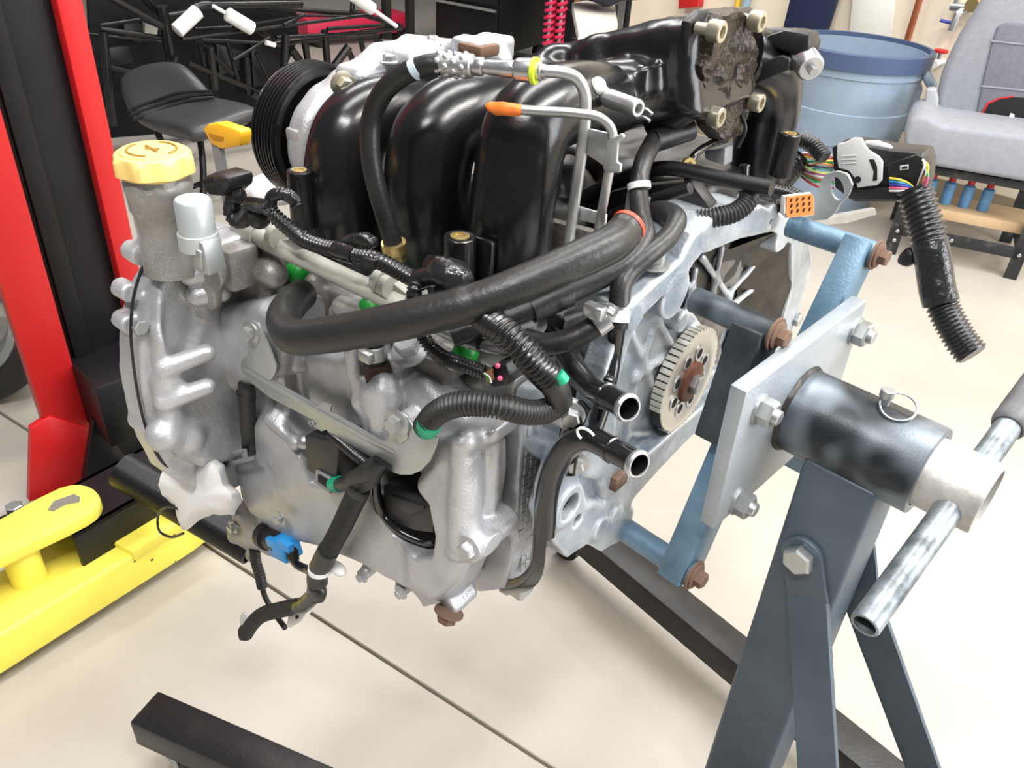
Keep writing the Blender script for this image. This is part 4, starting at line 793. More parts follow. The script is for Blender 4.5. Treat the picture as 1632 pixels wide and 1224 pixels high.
# black water pipes with the two outlets
wp = pts('880 535 v-.20; 902 558 v-.215; 916 588 v-.23; 945 620 v-.24; 975 636 v-.25; 1002 651 v-.26')
o1 = pipe('water_outlet', wp, 20, 'tube_gloss', EN, 22, hole=.82, label='upper black water outlet stub')
def bead(p, dd, r, par, m='tube_gloss'): G().lathe(p-dd*.003, dd, [(0,r*.9),(0,r*.98),(.0015,r*1.12),(.0045,r*1.12),(.006,r*.98),(.006,r*.86)], 26, close=True).build('bead', m, par)
d1 = unit(wp[-1]-wp[-2]); r1 = rad(wp[2], 20)
bead(wp[-1]-d1*.002, d1, r1, o1, 'steel'); bead(mix(wp[-2], wp[-1], -.35), d1, r1*.97, o1)
wp2 = pts('868 850 v-.275; 872 790 v-.275; 886 742 v-.275; 910 708; 940 700 v-.275; 975 716 v-.28; 1018 741 v-.29')
o2 = pipe('water_outlet', wp2, 20, 'tube_gloss', EN, 22, hole=.82, label='lower black water outlet stub with a chalk mark')
d2 = unit(wp2[-1]-wp2[-2]); r2 = rad(wp2[3], 20); bead(wp2[-1]-d2*.002, d2, r2, o2, 'steel'); bead(mix(wp2[-2], wp2[-1], .05), d2, r2*.97, o2)
p = EP(934,694,v=-.297); G().tube([p+.0085*(ux*math.cos(t)+wz*math.sin(t)*.7) for t in np.linspace(.6,4.2,14)], .0012, 6).build('chalk_mark', 'white', o2)
ptr = pts('917 660 v-.262; 905 700; 888 750 v-.268; 868 800; 860 860 v-.27; 855 905; 838 928 v-.265; 800 938 v-.25')
g = G(); S = resample(spline(ptr, 8), .008); hw = rad(ptr[3], 17)
v, f = sweep(S, hw, 4, True, sx=.55); g.add(v, f); g.build('pipe_stay', 'tube_gloss', EN, bevel=.002, label='flat black stay running down behind the head')
plate('stay_tab', ((893,655),(905,640),(925,640),(940,655),(925,690),(915,760),(880,760),(890,700)), -.255, .004, 'tube_gloss')
plate('stay_web', ((978,610),(952,690),(940,688),(962,600)), -.225, .008, 'tube_gloss')
pipe('water_pipe', pts('984 520 v-.19; 978 560; 970 610 v-.20; 956 660 v-.21; 946 690 v-.215'), 14, 'tube_gloss', EN, 18, label='black painted water pipe dropping from the white clamp')
plate('pipe_gusset', ((948,545),(972,520),(968,610),(950,640),(940,600)), -.185, .006, 'plastic')
for x, y, v in ((910,660,-.262),(918,736,-.245)): bolt(EN, EP(x,y,v=v), -vy*.8+ux*.5, .0085, 'zinc', 'bolt', 'flange')
p = EP(735,885,v=-.03)
# breather union on the cover
a, b = EP(604,608,v=-.322), EP(600,576,v=-.322); r = rad(a,24); d = unit(b-a)
G().lathe(a-d*.004, d, [(0,r*.9),(.001,r*1.0),(.021,r*1.0),(.024,r*.88)], 6).build('brown_union', mat('burnt_brown_fitting', (.09,.05,.035), .6, .3, .3, 200, var=.3, vscale=60), EN, bevel=.001, label='burnt brown hex union on the cover')
uh = G().lathe(a+d*.012, d, [(0,rad(a,16)),(.04,rad(a,16))], 20).build('union_hose', 'rubber', EN)
G().lathe(a+d*.0245, d, [(0,rad(a,18.5)),(.0125,rad(a,19)),(.0135,rad(a,17))], 26).build('hose_clamp', 'zinc', uh); G().obox(EP(584,568,v=-.340), ux*.007, vy*.004, wz*.005).build('clamp_ear', 'zinc', uh, bevel=.001)
# ------------------------------------------------------------------ bracket, coils and small parts on the near cover
BR = ((393,516),(402,511),(411,516),(427,550),(440,584),(436,600),(430,606),(442,612),(506,648),(513,641),(527,647),(525,656),(560,676),(600,700),(613,704),(619,697),(621,668),(628,659),(640,657),(650,666),(658,680),(697,698),(693,716),(684,736),(671,750),(655,757),(638,757),(622,752),(600,734),(560,712),(523,690),(520,685),(512,688),(500,681),(495,668),(430,634),(404,614),(386,596),(383,582),(386,572),(394,566))
bk = plate('cover_bracket', BR, -.349, .0028, 'bracket', bev=.0008, label='galvanised strip bracket slanting across the cover')
plate('bracket_rib', ((388,585),(430,610),(500,650),(600,706),(628,720),(626,724),(598,712),(500,656),(428,616),(388,592)), -.3505, .0015, 'bracket', bk)
plate('bracket_wall', ((620,668),(628,659),(640,657),(650,666),(648,700),(636,708),(620,700)), -.3515, .002, 'bracket', bk, bev=.002)
bolt(EN, EP(402,529,v=-.349), -vy, .0078, 'zinc', 'bracket_bolt', 'flange'); bolt(EN, EP(635,672,v=-.351), -vy, .0088, 'zinc', 'bracket_bolt', 'flange')
G().tube([EP(497,676,v=-.350)+.0035*(ux*math.cos(t)+wz*math.sin(t)) for t in np.linspace(0,4.5,10)], .0012, 6).build('wire_hook', 'bracket', bk)
# ignition coils
def coil(P, v, dep, lab):
    c_ = plate('ignition_coil', P, v, dep, 'coil', bev=.002, label=lab); return c_
c1 = coil(((485,694),(540,707),(536,770),(522,772),(488,748)), -.352, .05, 'black ignition coil standing out of the cover')
plate('coil_latch', ((502,750),(527,764),(526,788),(502,770)), -.355, .008, 'grey_pl', c1)
plate('coil_clip', ((506,756),(523,766),(523,780),(506,768)), -.3565, .003, 'dark', c1)
G().ball(EP(486,704,v=-.33), .009).build('coil_screw', 'zinc', c1)
c2 = coil(((610,774),(668,800),(690,812),(690,850),(660,846),(632,836),(612,810)), -.331, .04, 'black ignition coil deep in its recess')
plate('coil_top', ((622,790),(672,806),(676,812),(650,822),(625,806)), -.334, .004, 'coil', c2)
pipe('coil_lead', pts('600 752 v-.338; 598 785; 612 822 v-.333; 640 848; 678 864 v-.325; 692 862'), 6.5, 'tube_gloss', EN)
pipe('coil_seal', pts('596 760 v-.330; 602 800; 620 838 v-.325; 655 868; 686 884 v-.320'), 9, 'rubber', EN)
bolt(EN, EP(690,836,v=-.31), -vy, .006, 'rust', 'bolt', 'hex')
# black drain hose and its grey clip
pipe('drain_hose', pts('393 612 v-.335; 394 650; 397 690; 399 718'), 13, 'rubber', EN, 16, label='short black drain hose hanging by the front block')
p = EP(392,624,v=-.335); G().tube([p, EP(393,634,v=-.335)], rad(p,15), 18).build('hose_ridge', 'rubber', EN)
cl = plate('grey_clip', ((352,722),(388,716),(390,722),(354,728)), -.35, .003, 'grey_pl'); 
for P in (((352,722),(358,722),(362,744),(355,746)),((354,738),(402,728),(404,734),(358,746)),((384,718),(390,716),(394,733),(388,735))): plate('clip_bar', P, -.35, .003, 'grey_pl', cl)
# cam sensor and its blue connector under the front corner
c = Cast((-.46,-.40,-.36), (-.26,-.24,-.14), .0022)
for a, b, r in (((370,842),(412,852),.019), ((412,845),(438,862),.020), ((392,818),(420,832),.018), ((400,850),(404,884),.010), ((440,838),(450,828),.008), ((372,828),(366,850),.009)): c.cap(El(*a, v=-.325), El(*b, v=-.325), r, k=.008)
c.rough(.0008, 90); c.build('cam_sensor_housing', 'alu_dirty', EN, label='dark grubby sensor housing under the front corner')
a, b = EP(422,852,v=-.335), EP(448,866,v=-.338); stack('sensor_body', a, b, [(0,22),(.3,22),(.32,18),(1,18)], 'plastic', 22)
a, b = EP(440,864,v=-.338), EP(466,876,v=-.340); bc = G().bar(a, b, rad(a,36), rad(a,34), up=vy).build('blue_connector', 'blue', EN, bevel=.003, label='bright blue sensor connector')
G().obox(EP(455,868,v=-.362), ux*.010, vy*.004, wz*.006).build('connector_latch', 'blue', bc, bevel=.001); G().obox(EP(466,882,v=-.352), ux*.007, vy*.004, wz*.008).build('connector_slot', 'dark', bc)
for x, y in ((448,826),(372,840)): bolt(EN, EP(x,y,v=-.345), -vy, .006, 'zinc', 'bolt', 'flange')
# bolts round cover, case and head
for x, y, v, dd, s, m in ((655,558,-.30,wz-vy*.6,.0125,'alu'),(840,520,-.24,wz-vy*.4,.012,'zinc'),(750,872,-.339,-vy,.0085,'alu'),(716,974,-.325,-vy*.5-wz,.0105,'rust'),(344,552,-.335,-vy,.007,'alu'),(360,712,-.327,-vy,.006,'alu'),(1040,422,-.12,wz,.011,'zinc'),(578,918,-.322,-vy,.0055,'alu'),(640,944,-.322,-vy,.0055,'alu')):
    bolt(EN, EP(x,y,v=v), dd, s, m, 'bolt', 'flange')
for x, y in ((237,411),(222,520)): bolt(EN, EP(x,y,u=-.425), ux, .0085, 'bracket', 'case_bolt', 'hex')
bolt(EN, EP(1268,508,u=.0), ux, .0105, 'zinc', 'housing_bolt', 'hex')
# lifting eye, orange connector and things behind the housing
E0 = np.array([(1293,330),(1303,310),(1306,292),(1316,278),(1334,273),(1350,278),(1358,295),(1352,312),(1338,326),(1330,340),(1318,350),(1290,352),(1282,344)])
pl_ = [EP(x,y,v=.235) for x,y in E0]; ho = [EP(1334+11*math.cos(t)+3*math.sin(t), 301+19*math.sin(t), v=.235) for t in np.linspace(0, 2*math.pi, 15)[:-1]]
g = G(); n = len(pl_); 
def ring_plate(outer, hole, ext):
    g = G(); O_ = resample(np.array(list(outer)+[outer[0]]), .004)[:-1]; c_ = np.mean(hole, 0); H = []
    for p in O_:
        H.append(min(resample(np.array(list(hole)+[hole[0]]), .0015), key=lambda q: np.linalg.norm(q-p)))
    n = len(O_); e = np.asarray(ext); vv = np.vstack([O_, H, O_+e, np.array(H)+e]); f = []
    for i in range(n):
        j = (i+1)%n; f += [(i,j,n+j,n+i), (2*n+i,3*n+i,3*n+j,2*n+j), (i,2*n+i,2*n+j,j), (n+i,n+j,3*n+j,3*n+i)]
    return g.add(vv, f)
ring_plate(pl_, ho, vy*.006).build('lifting_eye', 'zinc', EN, label='zinc lifting eye on top of the housing')
G().prism([EP(*p, u=-.03) for p in ((1240,345),(1300,336),(1325,345),(1395,332),(1398,342),(1350,356),(1270,362))], -ux*.008).build('eye_foot', 'zinc', EN, bevel=.001)
oc = G(); oc.prism([EP(*p, u=.036) for p in ((1252,312),(1294,307),(1299,312),(1299,344),(1256,349),(1250,342))], -ux*.006); ocn = oc.build('orange_connector', 'lever', EN, bevel=.003, label='pale connector with an orange pin block')
G().prism([EP(*p, u=.0366) for p in ((1254,314),(1294,309),(1297,313),(1297,342),(1257,347),(1253,342))], -ux*.002).build('pin_block', 'orange_core', ocn)
for i in range(4):
    for j in range(3):
        q = EP(1261+9.6*i+j*.4, 319+9*j-1.2*i, u=.0372); G().obox(q, ux*.0006, vy*.0016, wz*.0018).build('pin_slot', 'dark', ocn)
# coil pack with purple leads behind the breather loop
g = G().prism([EP(*p, v=-.02) for p in ((1050,372),(1120,362),(1128,400),(1052,410))], EM.T@V3(0,.08,0)); ig = g.build('lead_block', 'plastic', EN, bevel=.002, label='black terminal block with violet collars')
M['violet'] = mat('violet_plastic', (.05,.05,.45), .4)
for i in range(4): G().tube([EP(1078+12*i,364-2*i,v=-.015), EP(1078+12*i,370-2*i,v=-.015)], .0042, 10).build('violet_collar', 'violet', ig)
for i, cc in enumerate(((.45,.75,.05),(.1,.3,.1),(.8,.8,.8),(.02,.02,.02))): pipe('lead', pts(f'{1078+12*i} {364-2*i} v-.015; {1086+9*i} {350-i*2}; {1110+3*i} {344-2*i}'), 2, mat('lead_%d' % i, cc, .4), ig, 8)
# clutter in the valley: dark pipes and brackets
pipe('coolant_crossover', pts('905 330 v.0; 980 290; 1060 268; 1150 285; 1230 300'), 12, 'plastic', EN)
pipe('valley_pipe', pts('900 380 v-.05; 960 350; 1020 325; 1100 300'), 9, 'plastic', EN)
a, b = EP(1186,302,v=.03), EP(1187,262,v=.03); stack('steel_nipple', mix(a,b,.2), b, [(0,7),(.9,7),(.92,8.5),(1,8)], 'tube_gloss', 16)
q = EP(1095,262,u=-.06); G().lathe(q, unit(ux-vy*.6), [(0,.008),(.004,.008),(.004,.004),(0,.004)], 18).build('brass_insert', 'brass', EN)
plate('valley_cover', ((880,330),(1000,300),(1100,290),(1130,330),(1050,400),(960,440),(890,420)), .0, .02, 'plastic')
plate('rocker_plate', ((870,350),(950,372),(945,430),(870,440)), -.14, .01, 'alu_oily')
plate('pale_part', ((1122,240),(1156,236),(1154,264),(1124,254)), .08, .02, 'grey_pl')
pipe('far_hose', pts('1100 170 v.0; 1040 205 v-.0'), 22, 'plastic', EN)
# ------------------------------------------------------------------ wiring looms: they lie on the engine, so they are things of their own
WH = thing('wiring_harness', 'black corrugated wiring harness lying along the fuel rail and over the near cover', 'wiring harness', tuple(EP(600,412,v=-.30)))
main = pts('424 322 v-.325; 434 340 v-.325; 456 360 v-.322; 481 380 v-.32; 510 392; 540 399; 567 407; 597 413; 628 428 v-.318; 655 442; 676 449')
corr('conduit', main, 12.5, 'conduit', WH, 8, label='glossy main conduit above the fuel rail')
G().tube(spline(np.array(pts('536 398 v-.32; 552 403; 567 407')),4), rad(main[4],15), 12).build('tape_wrap', 'tape', WH, noise=.0006, nscale=120)
G().prism([EP(*p, v=-.318) for p in ((540,392),(545,376),(572,374),(588,384),(590,398),(560,404))], EM.T@V3(0,.012,0)).build('loom_clip', 'tape', WH, bevel=.003)
G().prism([EP(*p, v=-.33) for p in ((575,410),(597,416),(592,434),(578,432))], EM.T@V3(0,.01,0)).build('loom_clip', 'plastic', WH, bevel=.002)
pipe('tape_wrap', pts('664 446 v-.325; 690 440 v-.322; 712 446; 730 462 v-.31'), 17, 'tape', WH, 12, label='bunched black tape at the branch')
g = G(); g.ball(EP(712,438,v=-.315), .020, sc=(1.3,.8,.7)); g.build('tape_knot', 'tape', WH, noise=.006, nscale=50)
corr('conduit', pts('700 450 v-.325; 722 456 v-.315; 742 470 v-.305; 756 490 v-.295'), 17, 'conduit', WH, 7)
corr('conduit', pts('664 448 v-.33; 660 465 v-.335; 662 485 v-.33; 668 520 v-.315; 684 550 v-.31; 708 570; 740 582; 772 594 v-.305'), 11, 'conduit', WH, 6)
corr('conduit', pts('756 490 v-.295; 780 512 v-.315; 806 532 v-.32; 830 554 v-.318; 856 584 v-.31; 876 604 v-.30'), 24, 'conduit', WH, 9, label='thick corrugated branch behind the crankcase hose')
pipe('tape_wrap', pts('868 598 v-.302; 885 618 v-.295; 892 640 v-.285'), 22, 'conduit_old', WH, 14)
G().tube([EP(889,596,v=-.30), EP(899,608,v=-.297)], rad(EP(889,596,v=-.30),11), 12).build('green_tape', 'teal', WH)
corr('conduit', pts('893 640 v-.28; 872 654 v-.295; 840 657 v-.315; 800 648 v-.335; 760 643 v-.345; 722 646 v-.352; 694 660 v-.354; 676 682 v-.354'), 20, 'conduit_old', WH, 7.2, label='dusty corrugated branch ending in green tape')
a, b = EP(686,671,v=-.354), EP(674,690,v=-.354); dd = unit(b-a); G().lathe(a, dd, [(0,rad(a,19)),(.004,rad(a,21)),(.014,rad(a,19)),(.016,rad(a,16))], 22).build('green_tape', 'teal', WH, label='green tape band')
# left end: loop, junction and plug
corr('conduit', pts('430 330 v-.322; 434 314; 452 309; 470 320 v-.31; 474 330'), 10, 'conduit', WH, 5.5)
pipe('tape_wrap', pts('398 326 v-.33; 412 328; 428 330'), 13, 'tape', WH, 12)
corr('conduit', pts('402 330 v-.33; 392 346; 378 350; 370 340; 372 322 v-.33'), 13, 'conduit', WH, 6)
pipe('tape_wrap', pts('372 326 v-.33; 372 314; 382 312'), 13, 'tape', WH, 12)
pg = plate('plug', ((322,282),(338,276),(362,284),(362,304),(350,314),(330,312),(320,296)), -.345, .03, 'plastic', WH, bev=.004, label='open black plug beside the solenoid can')
plate('plug_mouth', ((322,286),(336,281),(338,290),(324,294)), -.346, .002, 'dark', pg)
G().ball(EP(412,345,v=-.325), .012).build('loom_clip', 'plastic', WH)
# injector plug with pink locks
pl2 = plate('injector_plug', ((776,592),(786,582),(806,580),(812,600),(806,616),(782,618)), -.30, .025, 'plastic', WH, bev=.002, label='black plug with pink locking dots')
plate('plug_rim', ((772,594),(782,588),(784,608),(774,616)), -.306, .004, mat('worn_bronze', (.22,.11,.05), .5), pl2)
M['pink'] = mat('pink_plastic', (.8,.12,.25), .4)
for x, y in ((793,583),(797,603)): G().ball(EP(x,y,v=-.302), .0024).build('pink_lock', 'pink', pl2)
for cc, x in ((('green'),776),(('white'),780)): pipe('lead', pts(f'764 592 v-.306; {x} 600; {x+3} 610'), 1.6, cc, WH, 6)
# loom on the cover: bracket to junction to the lower connectors
corr('conduit', pts('528 692 v-.345; 545 706 v-.348; 566 724 v-.352; 592 746 v-.355'), 9, 'conduit', WH, 5)
pipe('tape_wrap', pts('596 742 v-.358; 578 756 v-.362; 562 764 v-.362'), 15, 'conduit_old', WH, 14)
pipe('tape_wrap', pts('540 772 v-.352; 556 770 v-.36; 572 768 v-.362; 576 752 v-.362'), 12, 'conduit_old', WH, 14)
plate('tape_flag', ((560,770),(580,744),(604,752),(592,780),(574,790)), -.366, .012, 'conduit_old', WH, bev=.003)
G().tube([EP(532,772,v=-.352), EP(541,771,v=-.353)], rad(EP(536,772,v=-.352),13), 16).build('green_tape', 'teal', WH)
G().tube([EP(596,735,v=-.352), EP(622,752,v=-.352)], rad(EP(600,740,v=-.352),11), 12).build('tape_wrap', 'tape', WH)
corr('conduit', pts('572 782 v-.364; 560 806; 546 836 v-.362; 530 866 v-.36; 520 884'), 16, 'conduit_old', WH, 5.5, label='dusty conduit hanging down over the cover')
pipe('tape_wrap', pts('524 876 v-.361; 514 896; 506 914 v-.36; 506 928'), 17, 'conduit_old', WH, 14)
a, b = EP(503,905,v=-.36), EP(515,911,v=-.358); G().lathe(EP(510,904,v=-.361), -wz, [(0,rad(a,19)),(.005,rad(a,19.5)),(.006,rad(a,17))], 22).build('cable_tie', 'white', WH, label='white cable tie')
G().ball(EP(538,906,v=-.352), .009, sc=(1.5,.8,.7)).build('tie_head', 'white', WH)
pipe('tape_wrap', pts('506 926 v-.36; 502 944; 486 962; 470 968'), 13, 'tape', WH, 14)
g = G(); g.ball(EP(505,940,v=-.362), .014, sc=(.9,.8,1.3)); g.build('tape_knot', 'tape', WH, noise=.004, nscale=60)
corr('conduit', pts('474 966 v-.36; 446 972; 418 980; 402 994; 392 1010'), 11.5, 'conduit_old', WH, 5)
g = G(); g.ball(EP(391,1008,v=-.36), .0115, sc=(.9,.9,1.2)); g.build('cut_end', 'conduit_old', WH, noise=.003, nscale=80)
g = G(); g.ball(EP(394,992,v=-.352), .013, sc=(1.1,.6,1.4)); g.build('clear_boot', mat('clear_boot', (.5,.5,.49), .3), WH, noise=.003, nscale=70, label='pale clear boot at the loom end')
pipe('cable', pts('462 886 v-.345; 474 900 v-.35; 490 908; 502 918 v-.36'), 7, 'tape', WH, 10, label='glossy cable from the blue connector')
wc = plate('white_connector', ((458,984),(478,972),(488,978),(478,992),(462,1002),(456,998)), -.352, .014, 'white', WH, bev=.002, label='white connector below the loom')
plate('connector_slot', ((470,982),(475,979),(476,985),(471,988)), -.3525, .001, 'dark', wc)
corr('conduit', pts('406 876 v-.335; 408 896; 414 916; 418 936'), 8, 'conduit_old', WH, 6)
pipe('cable', pts('417 930 v-.335; 422 950; 434 972; 454 1000 v-.35'), 4.5, 'rubber', WH, 10)
# ---------------- main loom with the big lever connector, hanging off the far side
MH = thing('main_harness', 'black taped main harness with a lever connector, its cut end hanging in the air', 'wiring harness', tuple(EP(1400,280,v=.22)))
vv = .34
body = plate('connector_body', ((1325,234),(1352,228),(1420,240),(1470,244),(1476,262),(1472,300),(1452,312),(1430,322),(1360,322),(1330,300)), vv, .05, 'plastic', MH, bev=.003, label='black multi-way connector housing')
plate('connector_half', ((1412,262),(1462,246),(1470,250),(1472,296),(1418,302)), vv-.006, .03, 'plastic', MH, bev=.002)
plate('connector_base', ((1352,300),(1418,300),(1440,306),(1434,320),(1352,318)), vv-.01, .04, 'plastic', MH, bev=.002)
LV = ((1334,230),(1350,226),(1358,220),(1372,220),(1378,232),(1384,240),(1400,250),(1406,258),(1405,288),(1398,296),(1384,297),(1366,300),(1362,284),(1352,272),(1336,268),(1333,250))
lv = plate('connector_lever', LV, vv-.014, .006, 'lever', MH, bev=.0015, label='pale grey locking lever')
plate('lever_slot', ((1384,254),(1393,254),(1398,266),(1398,288),(1390,289),(1392,274)), vv-.0148, .002, 'dark', lv)
for i in range(3): plate('lever_rib', ((1340,248+6*i),(1364,247+6*i),(1364,249+6*i),(1340,250+6*i)), vv-.0155, .002, 'lever', lv)
G().lathe(EP(1367,286,v=vv-.0142), -vy, [(0,.0042),(.001,.0042),(.001,0)], 16).build('lever_pin', 'dark', lv)
plate('lever_arm', ((1376,226),(1396,226),(1414,232),(1424,240),(1408,240),(1380,234)), vv+.01, .012, 'lever', MH, bev=.002)
for P in (((1418,262),(1423,261),(1423,294),(1418,295)),): plate('key_mark', ((1434,264),(1448,262),(1448,270),(1434,272)), vv-.0065, .001, 'lever', MH)
plate('key_hole', ((1437,266),(1446,264.5),(1446,268.5),(1437,270)), vv-.0072, .001, 'dark', MH)
cols = [(.75,.75,.73),(.6,.05,.05),(.75,.6,.05),(.05,.35,.12),(.75,.3,.05),(.03,.03,.03),(.1,.35,.3),(.5,.7,.2),(.7,.1,.3),(.8,.8,.8),(.4,.15,.05),(.05,.45,.15)]
for i, cc in enumerate(cols): M['wire%d' % i] = mat('wire_%d' % i, cc, .4)
for i in range(14):
    y0 = 252+3.4*i; x1, y1 = 1326+(i%3)*2, 248+4.0*i; j = rng.uniform(-4,4)
    pipe('wire', pts(f'{1270+i%4*2} {250+2.0*i} v{vv+.01}; {1288+j} {246+3.4*i+j} v{vv-.005}; {1306} {246+4.0*i-j*.5} v{vv-.008}; {x1} {y1} v{vv+.004}'), 1.9, 'wire%d' % (i % 12), MH, 6, 5)
for i in range(14):
    x0, y0 = 1470-(i%3)*2, 250+3.4*i; j = rng.uniform(-5,5)
    if i < 9: pipe('wire', pts(f'{x0-4} {y0} v{vv+.005}; {1472+j*.7+4} {262+2.5*i} v{vv-.012}; {1470+j} {282+2*i} v{vv-.010}; {1458+i*1.6} 306 v{vv-.002}'), 2.0, 'wire%d' % ((i*5+9) % 12), MH, 6, 5)
    else:
        k = i-9; pipe('wire', pts(f'1418 {284+5*k} v{vv-.012}; 1432 {286+4.6*k} v{vv-.016}; 1448 {292+3*k} v{vv-.012}; 1460 {304+k} v{vv-.004}'), 2.0, ('wire2','blue','violet','pink','wire0')[k], MH, 6, 5)
corr('conduit', pts(f'1456 300 v{vv}; 1466 330 v{vv-.005}; 1476 366 v{vv-.012}; 1482 392 v{vv-.018}'), 27, 'conduit', MH, 9, amp=.10, label='thick conduit leaving the connector')
pipe('tape_wrap', pts(f'1480 384 v{vv-.016}; 1486 410 v{vv-.022}; 1490 436 v{vv-.026}; 1494 462 v{vv-.032}; 1500 484 v{vv-.036}'), 27.5, 'tape', MH, 18, label='vinyl tape wrapped round the conduit')
corr('conduit', pts(f'1488 420 v{vv-.023}; 1494 455 v{vv-.030}; 1504 492 v{vv-.037}; 1518 520 v{vv-.044}; 1534 546 v{vv-.05}; 1550 566 v{vv-.056}'), 24, 'conduit', MH, 7, amp=.10, label='cut conduit end in the air')
g = G(); g.ball(EP(1447,410,v=vv-.02), .011, sc=(1.1,.9,1.1)); g.tube([EP(1447,410,v=vv-.02), EP(1462,406,v=vv-.015)], .005, 10); g.build('loom_clip', 'plastic', MH, noise=.003, nscale=70)
corr('conduit', pts(f'1224 304 v{vv-.05}; 1240 288 v{vv-.03}; 1258 268 v{vv-.005}; 1274 254 v{vv+.008}'), 21, 'conduit', MH, 9)
corr('conduit', pts(f'1112 350 v-.04; 1142 346 v-.03; 1172 338 v-.015; 1192 320 v.0; 1194 302 v.01'), 15, 'conduit_old', MH, 6)
corr('conduit', pts(f'1196 302 v.10; 1230 302 v.12; 1262 310 v.14; 1280 320 v.15'), 11, 'conduit', MH, 5.5)
corr('conduit', pts(f'1276 222 v.30; 1296 232 v.30; 1314 252 v.29'), 12, 'conduit', MH, 5.5)
corr('conduit', pts(f'1200 322 v.13; 1230 330 v.14; 1262 330 v.15'), 9, 'conduit', MH, 5)
# ---------------- paper towel stuffed in the pump port
def paper(name, P, r, label, loc=None):
    g = G(); S = spline(np.array(P), 6); rr = np.interp(np.linspace(0,1,len(S)), np.linspace(0,1,len(r)), [rad(P[0],q) for q in r]); g.tube(S, rr, 26)
    o = g.build(name, 'paper', None, noise=.009, nscale=32, angle=25); o['label'] = label; o['category'] = 'paper towel'; LOC[o.name] = np.array(o.location); return o
g = G(); V0 = EP(315,775,v=-.395); P = []
ol = ((268,735),(300,729),(345,728),(358,740),(366,770),(384,785),(384,800),(374,822),(340,820),(322,826),(306,838),(292,846),(288,842),(284,826),(280,805),(258,790),(252,772),(258,755))
nn = len(ol); cc0 = np.mean(ol, 0); rows = []
for t, off, sc in ((0,.018,.98),(.25,.003,1.0),(.5,-.012,.93),(.72,-.022,.78),(.9,-.027,.50),(1,-.028,.16)):
    for i in range(nn*3):
        q = mix(ol[i//3], ol[(i//3+1)%nn], (i%3)/3); q = mix(cc0, q, sc); rows.append(EP(q[0], q[1], v=-.36+off))
n3 = nn*3; f = [(k*n3+i, k*n3+(i+1)%n3, (k+1)*n3+(i+1)%n3, (k+1)*n3+i) for k in range(5) for i in range(n3)] + [tuple(range(n3-1,-1,-1)), tuple(range(5*n3,6*n3))]
G().add(rows, f).build('paper_towel', 'paper', None, noise=.0032, nscale=45, angle=60)
o = bpy.data.objects['paper_towel']; o['label'] = 'crumpled white paper towel stuffed in the port below the timing case'; o['category'] = 'paper towel'
pq = G(); S = np.array(pts('288 812 v-.37; 266 808; 252 822; 254 846; 272 856; 292 850')); pq.tube(spline(S,8), rad(S[0],2.2), 8); o = pq.build('wire_loop', 'rubber', None); o['label'] = 'thin black wire loop dangling beside the white paper towel'; o['category'] = 'wire'
g = G(); S = np.array(pts('440 300 v-.2; 462 292; 470 300')); 
g.ball(EP(432,304,v=-.19), .030, sc=(1.2,1,.55)); o = g.build('paper_towel', 'paper', None, noise=.010, nscale=36, angle=25); o['label'] = 'white paper towel bunched between the dipstick and the first runner'; o['category'] = 'paper towel'
# ------------------------------------------------------------------ round about: lift, lifting frame, stool, chassis, bin, seat
def WP(px, py, p0, n):
    r = ray(px, py); return CAM + r*np.dot(np.asarray(p0)-CAM, n)/np.dot(r, n)
def dp(s): return [D(*map(float, t.split())) for t in s.split(';')]
M['red'] = mat('red_enamel', (.52,.012,.014), .42, 0, .12, 300, var=.08, vscale=4)
M['yellow'] = speckle(mat('chipped_yellow_paint', (.88,.76,.10), .42, 0, .1, 120, var=.06, vscale=5), (.06,.05,.03), 30, .10, 5, .60)
M['lift_black'] = mat('satin_black_steel', (.006,.006,.0075), .42, 0, .1, 200, var=.3, vscale=8, spec=.35)
M['chrome_white'] = mat('white_foam', (.75,.75,.74), .6)
# --- two-post lift column
LC = thing('vehicle_lift', 'red and black post of a car lift behind the timing case', 'car lift', tuple(W(150,760,z=0)))
xr = -1.50
def yz(x, y): return W(x, y, x=xr)
a0, a1 = yz(59,639), yz(133,639); b0, b1 = yz(88,0), yz(132,0); bb0 = yz(173,360); bb1 = yz(209,360)
Y0, Y1, Y2, Y3 = a0[1], a1[1], (b0[1]+bb0[1])/2, (b1[1]+bb1[1])/2
G().box((xr-.034,Y0,.0), (xr,Y1,2.6)).build('red_flange', 'red', LC, bevel=.006)
G().box((xr-.034,Y2,.0), (xr,Y3,2.6)).build('red_flange', 'red', LC, bevel=.006)
G().box((xr-.15,Y1-.002,.0), (xr-.03,Y2+.002,2.6)).build('carriage_post', 'lift_black', LC, bevel=.004)
G().box((xr-.04,Y1+.012,.25), (xr-.018,Y1+.05,2.6)).build('guide_strip', 'lift_black', LC, bevel=.004)
q = [W(*p, x=xr+.005) for p in ((50,684),(80,664),(143,684),(136,772),(47,800))]; G().prism(q, (-.02,0,0)).build('red_gusset', 'red', LC, bevel=.002)
q = [W(*p, x=xr+.06) for p in ((150,668),(160,676),(212,742),(200,760),(134,772))]; G().prism(q, (-.02,0,0)).build('black_gusset', 'lift_black', LC, bevel=.002)
q0 = W(145,613,x=-1.40); q1 = W(262,585,x=-1.40)
G().box((-1.55,q0[1],.16), (-1.38,q1[1]+.02,q0[2])).build('carriage_box', 'lift_black', LC, bevel=.006)
G().prism([W(*p, z=.014) for p in ((-60,842),(0,822),(104,786),(240,760),(250,800),(110,806),(0,846),(-60,868))], (0,0,-.014)).build('base_plate', 'lift_black', LC, bevel=.004)
bolt(LC, W(24,812,z=.014), (0,0,1), .018, 'zinc', 'anchor_bolt', 'hex')
